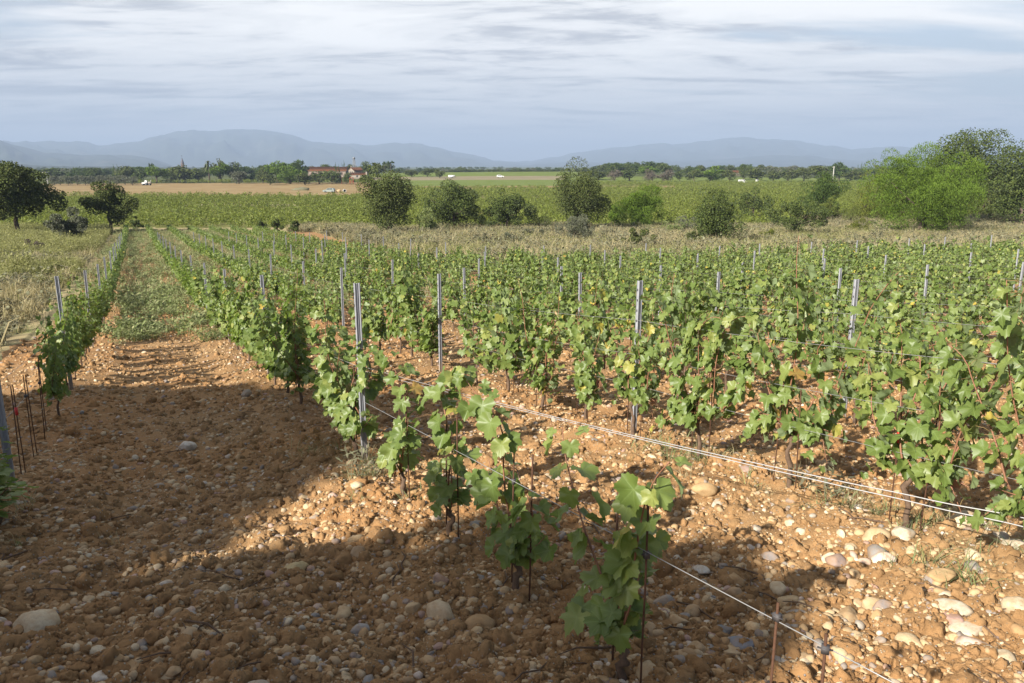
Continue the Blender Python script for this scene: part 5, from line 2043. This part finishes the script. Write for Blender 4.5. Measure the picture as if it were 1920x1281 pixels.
# far red roof on the right
x_, y_, z_ = far_point(1382, 560)
h = obj('far_cottage', None, None, (x_, y_, z_), 0.2, 'far cottage showing only its red roof between trees, above the white van', 'house')
wl, rf = gable(9, 7, zat(323.5, 560) - z_, zat(320, 560) - z_)
obj('wall', wl.mesh('wall', M_wallp), h)
obj('roof', rf.mesh('roof', M_roof), h)
x_, y_, z_ = far_point(1420, 452)
h = obj('white_hut', None, None, (x_, y_, z_), 0.3, 'tiny white hut at the field edge right of the white van', 'hut')
wl, rf = gable(1.2, 1.1, .9, 1.3, .1, .06)
obj('wall', wl.mesh('wall', M_white), h)
obj('roof', rf.mesh('roof', M_concrete), h)

# church tower with spire
D = 900.0
x_, y_, z_ = far_point(344.5, D)
h = obj('church_tower', None, None, (x_, y_, z_), 0.3, 'dark pointed church spire rising above the left tree line', 'church tower')
zb, zt = zat(306.5, D) - z_, zat(295.5, D) - z_
w = 3.1
obj('tower_wall', MB().box(-w / 2, w / 2, -w / 2, w / 2, -1, zb).mesh('tower_wall', M_shut), h)
a = np.arange(8) / 8 * 6.283
v = [(math.cos(q) * 2.0, math.sin(q) * 2.0, zb - .1) for q in a] + [(math.cos(q) * 1.25, math.sin(q) * 1.25, zb + (zt - zb) * .35) for q in a] + [(0, 0, zt)]
j = np.arange(8)
obj('spire', mesh('spire', v, [np.stack([j, (j + 1) % 8, 8 + (j + 1) % 8, 8 + j], -1), np.stack([8 + j, 8 + (j + 1) % 8, np.full(8, 16)], -1)], False, M_slate), h)
obj('cross', MB().tube([(0, 0, zt - .2), (0, 0, zt + 2.6)], .12, 5).tube([(-.7, 0, zt + 1.8), (.7, 0, zt + 1.8)], .1, 5).mesh('cross', M_slate), h)
for k in (-1, 1):
    obj('louvre_opening', MB().box(k * .6 - .35, k * .6 + .35, -w / 2 - .05, -w / 2 + .05, zb - 2.6, zb - .8).mesh('louvre_opening', M_dark), h)

# lattice mast behind the gabled house
D = 540.0
x_, y_, z_ = far_point(665, D)
H = zat(298.0, D) - z_
h = obj('lattice_mast', None, None, (x_, y_, z_), 0.5, 'dark lattice mast behind the gabled house', 'mast')
for sx, sy in ((-1, -1), (1, -1), (1, 1), (-1, 1)):
    obj('leg', MB().tube([(sx * 1.1, sy * 1.1, -.5), (sx * .45, sy * .45, H)], .14, 5).mesh('leg', M_grey), h)
b = MB()
for k in range(9):
    z0, z1 = H * k / 9, H * (k + 1) / 9
    w0, w1 = 1.1 - .65 * k / 9, 1.1 - .65 * (k + 1) / 9
    for (ax, ay), (bx, by) in (((-1, -1), (1, -1)), ((1, -1), (1, 1)), ((1, 1), (-1, 1)), ((-1, 1), (-1, -1))):
        b.tube([(ax * w0, ay * w0, z0), (bx * w1, by * w1, z1)], .08, 4)
obj('bracing', b.mesh('bracing', M_grey), h)
obj('head_frame', MB().box(-.7, .7, -.7, .7, H - .1, H + 1.0).mesh('head_frame', M_grey), h)

# red steel stands at the edge of the orange field
for px, w, lab in ((645, 2.6, 'left rusty red steel stand at the edge of the orange field'), (659, 1.7, 'right rusty red steel stand at the edge of the orange field')):
    D = 418.0
    x_, y_, z_ = far_point(px, D)
    h = obj('steel_stand', None, None, (x_, y_, z_), 0.25, lab, 'steel frame', 'red steel stands')
    for sx in (-1, 1):
        for sy in (-1, 1):
            obj('leg', MB().tube([(sx * w / 2, sy * .8, -.3), (sx * w / 2, sy * .8, 2.9)], .13, 5).mesh('leg', M_redst), h)
    obj('top_frame', MB().box(-w / 2 - .2, w / 2 + .2, -1, 1, 2.9, 3.25).mesh('top_frame', M_redst), h)
    obj('side_rail', MB().tube([(-w / 2, -.8, 1.5), (w / 2, -.8, 1.5)], .1, 5).tube([(-w / 2, -.8, .4), (w / 2, -.8, 1.5)], .09, 4).mesh('side_rail', M_redst), h)
    if w > 2:
        obj('tank', MB().tube([(-1.0, 0, 3.6), (-.9, 0, 3.6), (.9, 0, 3.6), (1.0, 0, 3.6)], [.2, .38, .38, .2], 10).mesh('tank', M_wallw, True), h)

# ------------------------------------------------------------------ poles
D = 395.0
x_, y_, z_ = far_point(86, D)
h = obj('utility_pole', None, None, (x_, y_, z_), 0.4, 'white utility pole with a crossbar above the left oak', 'utility pole')
H = zat(322, D) - z_
obj('pole_shaft', MB().tube([(.9, 0, -.5), (.45, 0, H * .5), (0, 0, H)], [.30, .25, .2], 8).mesh('pole_shaft', M_white, True), h)
obj('crossbar', MB().box(-1.3, 1.3, -.08, .08, H - .45, H - .25).mesh('crossbar', M_concrete), h)
D = 440.0
x_, y_, z_ = far_point(1562, D)
H = zat(312, D) - z_
h = obj('concrete_pole', None, None, (x_, y_, z_), 0.0, 'pale concrete pole above the dark round pine', 'utility pole')
obj('pole_shaft', MB().tube([(0, 0, -.5), (0, 0, H)], [.32, .2], 8).mesh('pole_shaft', M_concrete, True), h)
obj('crossbar', MB().box(-.9, .9, -.07, .07, H - .5, H - .32).mesh('crossbar', M_concrete), h)


# ------------------------------------------------------------------ vehicles
def wheels(root, xs, half, r, w=.2):
    for xx in xs:
        for s in (-1, 1):
            o = obj('wheel', MB().tube([(xx, s * half - w / 2, r), (xx, s * half + w / 2, r)], r, 14).mesh('wheel', M_tyre, False), root)
            obj('rim', MB().tube([(xx, s * (half + w / 2 + .004) - .02, r), (xx, s * (half + w / 2 + .004) + .02, r)], r * .55, 10).mesh('rim', M_grey), o)


def van(px, depth, rot, label, paint, prof, glass_side, wind, L, half, cat, name, wr=.32):
    x_, y_, z_ = far_point(px, depth)
    h = obj(name, None, None, (x_, y_, z_ + .02), rot, label, cat)
    obj('body', MB().prism(prof, -half, half).mesh('body', paint), h)
    for (q0, q1) in glass_side:
        for s in (-1, 1):
            y0, y1 = sorted((s * half + s * .004, s * half + s * .02))
            obj('side_window', MB().prism(q0 if q1 is None else q0, y0, y1).mesh('side_window', M_dark), h)
    (ax, az), (bx, bz) = wind
    nx, nz = (az - bz), (bx - ax)
    ln = math.hypot(nx, nz)
    nx, nz = nx / ln * .012, nz / ln * .012
    if nx < 0 and ax > 0:
        nx, nz = -nx, -nz
    v = [(ax + nx, -half * .9, az + nz), (ax + nx, half * .9, az + nz), (bx + nx, half * .85, bz + nz), (bx + nx, -half * .85, bz + nz)]
    v += [(p[0] + nx, p[1], p[2] + nz) for p in v]
    obj('windscreen', mesh('windscreen', v, [np.array([(0, 1, 2, 3), (4, 5, 6, 7), (0, 1, 5, 4), (1, 2, 6, 5), (2, 3, 7, 6), (3, 0, 4, 7)])], False, M_dark), h)
    for s in (-1, 1):
        y0, y1 = sorted((s * half * .82, s * half * .55))
        obj('headlight', MB().box(L / 2 - .04, L / 2 + .03, y0, y1, .62, .80).mesh('headlight', M_lamp), h)
    obj('bumper', MB().box(L / 2 + .004, L / 2 + .10, -half * .95, half * .95, .28, .52).mesh('bumper', M_grey), h)
    wheels(h, (L / 2 - .85, -L / 2 + .75), half - .06, wr)
    return h


VANP = [(-2.15, .25), (2.15, .25), (2.15, .85), (1.95, 1.0), (1.25, 1.12), (.62, 1.78), (.35, 1.84), (-2.08, 1.84), (-2.15, 1.6)]
van(1393, 425, 0.15, 'white panel van parked in the far green vineyard at the right', M_white, VANP, [([(.15, 1.15), (1.10, 1.12), (.62, 1.62), (.15, 1.64)], None)], ((1.22, 1.14), (.64, 1.76)), 4.3, .86, 'van', 'panel_van')
CARP = [(-2.2, .28), (2.2, .28), (2.2, .75), (1.9, .92), (1.0, 1.02), (.35, 1.55), (-.1, 1.64), (-1.7, 1.6), (-2.15, 1.05)]
van(616, 305, math.radians(172), 'grey-green car with dark windows parked on the orange field edge', M_car, CARP, [([(-1.6, 1.08), (-.72, 1.08), (-.72, 1.5), (-1.45, 1.5)], None), ([(-.62, 1.08), (.78, 1.06), (.28, 1.46), (-.62, 1.5)], None)], ((.98, 1.04), (.37, 1.53)), 4.4, .85, 'car', 'parked_car')
van(938, 505, 0.1, 'small white car on the grey track right of centre', M_white, CARP, [([(-1.6, 1.08), (-.72, 1.08), (-.72, 1.5), (-1.45, 1.5)], None), ([(-.62, 1.08), (.78, 1.06), (.28, 1.46), (-.62, 1.5)], None)], ((.98, 1.04), (.37, 1.53)), 4.4, .85, 'car', 'parked_car')

# long white trailer box on the track
x_, y_, z_ = far_point(847, 500)
h = obj('box_trailer', None, None, (x_, y_, z_), 0.05, 'long low white trailer box on the track left of the white car', 'trailer')
obj('body', MB().box(-2.0, 2.0, -.9, .9, .5, 1.75).mesh('body', M_white), h)
obj('tow_bar', MB().tube([(2.0, 0, .55), (3.1, 0, .5)], .07, 5).mesh('tow_bar', M_grey), h)
wheels(h, (-.4, .45), .86, .32)
# long white roofed shelter at right
x_, y_, z_ = far_point(1570, 330)
h = obj('white_trailer', None, None, (x_, y_, z_), 0.0, 'low flat white trailer in the far vineyard beside the dark round pine', 'trailer')
obj('body', MB().box(-1.0, 1.0, -.8, .8, .9, 1.5).mesh('body', M_white), h)
obj('tow_bar', MB().tube([(-1.0, 0, .95), (-1.8, 0, .6)], .06, 5).mesh('tow_bar', M_grey), h)
wheels(h, (0.0,), .84, .35)

# white straddle tractor at the far edge of the orange field
x_, y_, z_ = far_point(272, 405)
h = obj('vineyard_tractor', None, None, (x_, y_, z_), math.radians(184), 'small whitish tractor with sprayer at the far edge of the orange field', 'tractor')
obj('body', MB().prism([(-.9, .75), (1.7, .75), (1.75, 1.25), (1.5, 1.45), (.3, 1.5), (-.9, 1.3)], -.5, .5).mesh('body', M_white), h)
obj('cab', MB().prism([(-.85, 1.31), (.28, 1.51), (.1, 2.45), (-.75, 2.45)], -.48, .48).mesh('cab', M_white), h)
obj('cab_window', MB().prism([(-.7, 1.55), (.14, 1.6), (.0, 2.3), (-.65, 2.3)], -.5, -.484).mesh('cab_window', M_dark), h)
obj('sprayer_tank', MB().tube([(-2.9, 0, 1.2), (-2.75, 0, 1.2), (-1.5, 0, 1.2), (-1.3, 0, 1.2)], [.35, .6, .6, .35], 12).mesh('sprayer_tank', M_wallw, True), h)
obj('boom', MB().tube([(-2.6, 0, 1.7), (-2.7, 0, 2.5)], .07, 5).tube([(-2.7, -.6, 2.5), (-2.7, .6, 2.5)], .06, 5).mesh('boom', M_white), h)
wheels(h, (1.15,), .62, .45, .28)
wheels(h, (-.5,), .64, .68, .36)
wheels(h, (-2.1,), .55, .42, .25)

# things lying by the grey-green car
x_, y_, z_ = far_point(634, 306)
me = stone_mesh('boulder', 801, 2, 0.85, 2)
o = obj('boulder', me, None, (x_, y_, z_ + .45), 0.4, 'pinkish grey boulder right of the grey-green car', 'boulder')
o.scale = (.85, .85, .95)
x_, y_, z_ = far_point(645, 306)
h = obj('concrete_pipe', None, None, (x_, y_, z_), 0.3, 'short pale concrete pipe with a dark mouth right of the boulder', 'pipe')
ring = MB()
nn = 16
a = np.arange(nn) / nn * 6.283
for r0, r1 in ((.62, .62), (.45, .45)):
    v = [(r0 * math.cos(q), -.9, .62 + r0 * math.sin(q)) for q in a] + [(r0 * math.cos(q), .9, .62 + r0 * math.sin(q)) for q in a]
    j = np.arange(nn)
    ring.add(v, [np.stack([j, (j + 1) % nn, nn + (j + 1) % nn, nn + j], -1)])
for yy in (-.9, .9):
    v = [(.62 * math.cos(q), yy, .62 + .62 * math.sin(q)) for q in a] + [(.45 * math.cos(q), yy, .62 + .45 * math.sin(q)) for q in a]
    ring.add(v, [np.stack([j, (j + 1) % nn, nn + (j + 1) % nn, nn + j], -1)])
obj('pipe_wall', ring.mesh('pipe_wall', M_concrete, False), h)
obj('end_plug', MB().tube([(0, .6, .62), (0, .62, .62)], .449, 14).mesh('end_plug', M_tyre), h)
# earth heap on the orange field
x_, y_, z_ = far_point(563, 330)
HP = [(-.5, .0), (.5, .0)]
v, f = ico(3)
w = v.copy()
w[:, 2] = np.maximum(w[:, 2], -.1)
w *= (1 + .35 * n3(v, 1.6, 44)[:, None])
w *= np.array([3.4, 2.0, 1.1])
obj('earth_heap', mesh('earth_heap', w, f, True, M_scrub), None, (x_, y_, z_), 0, 'dark low heap of earth and brush on the orange field', 'heap')
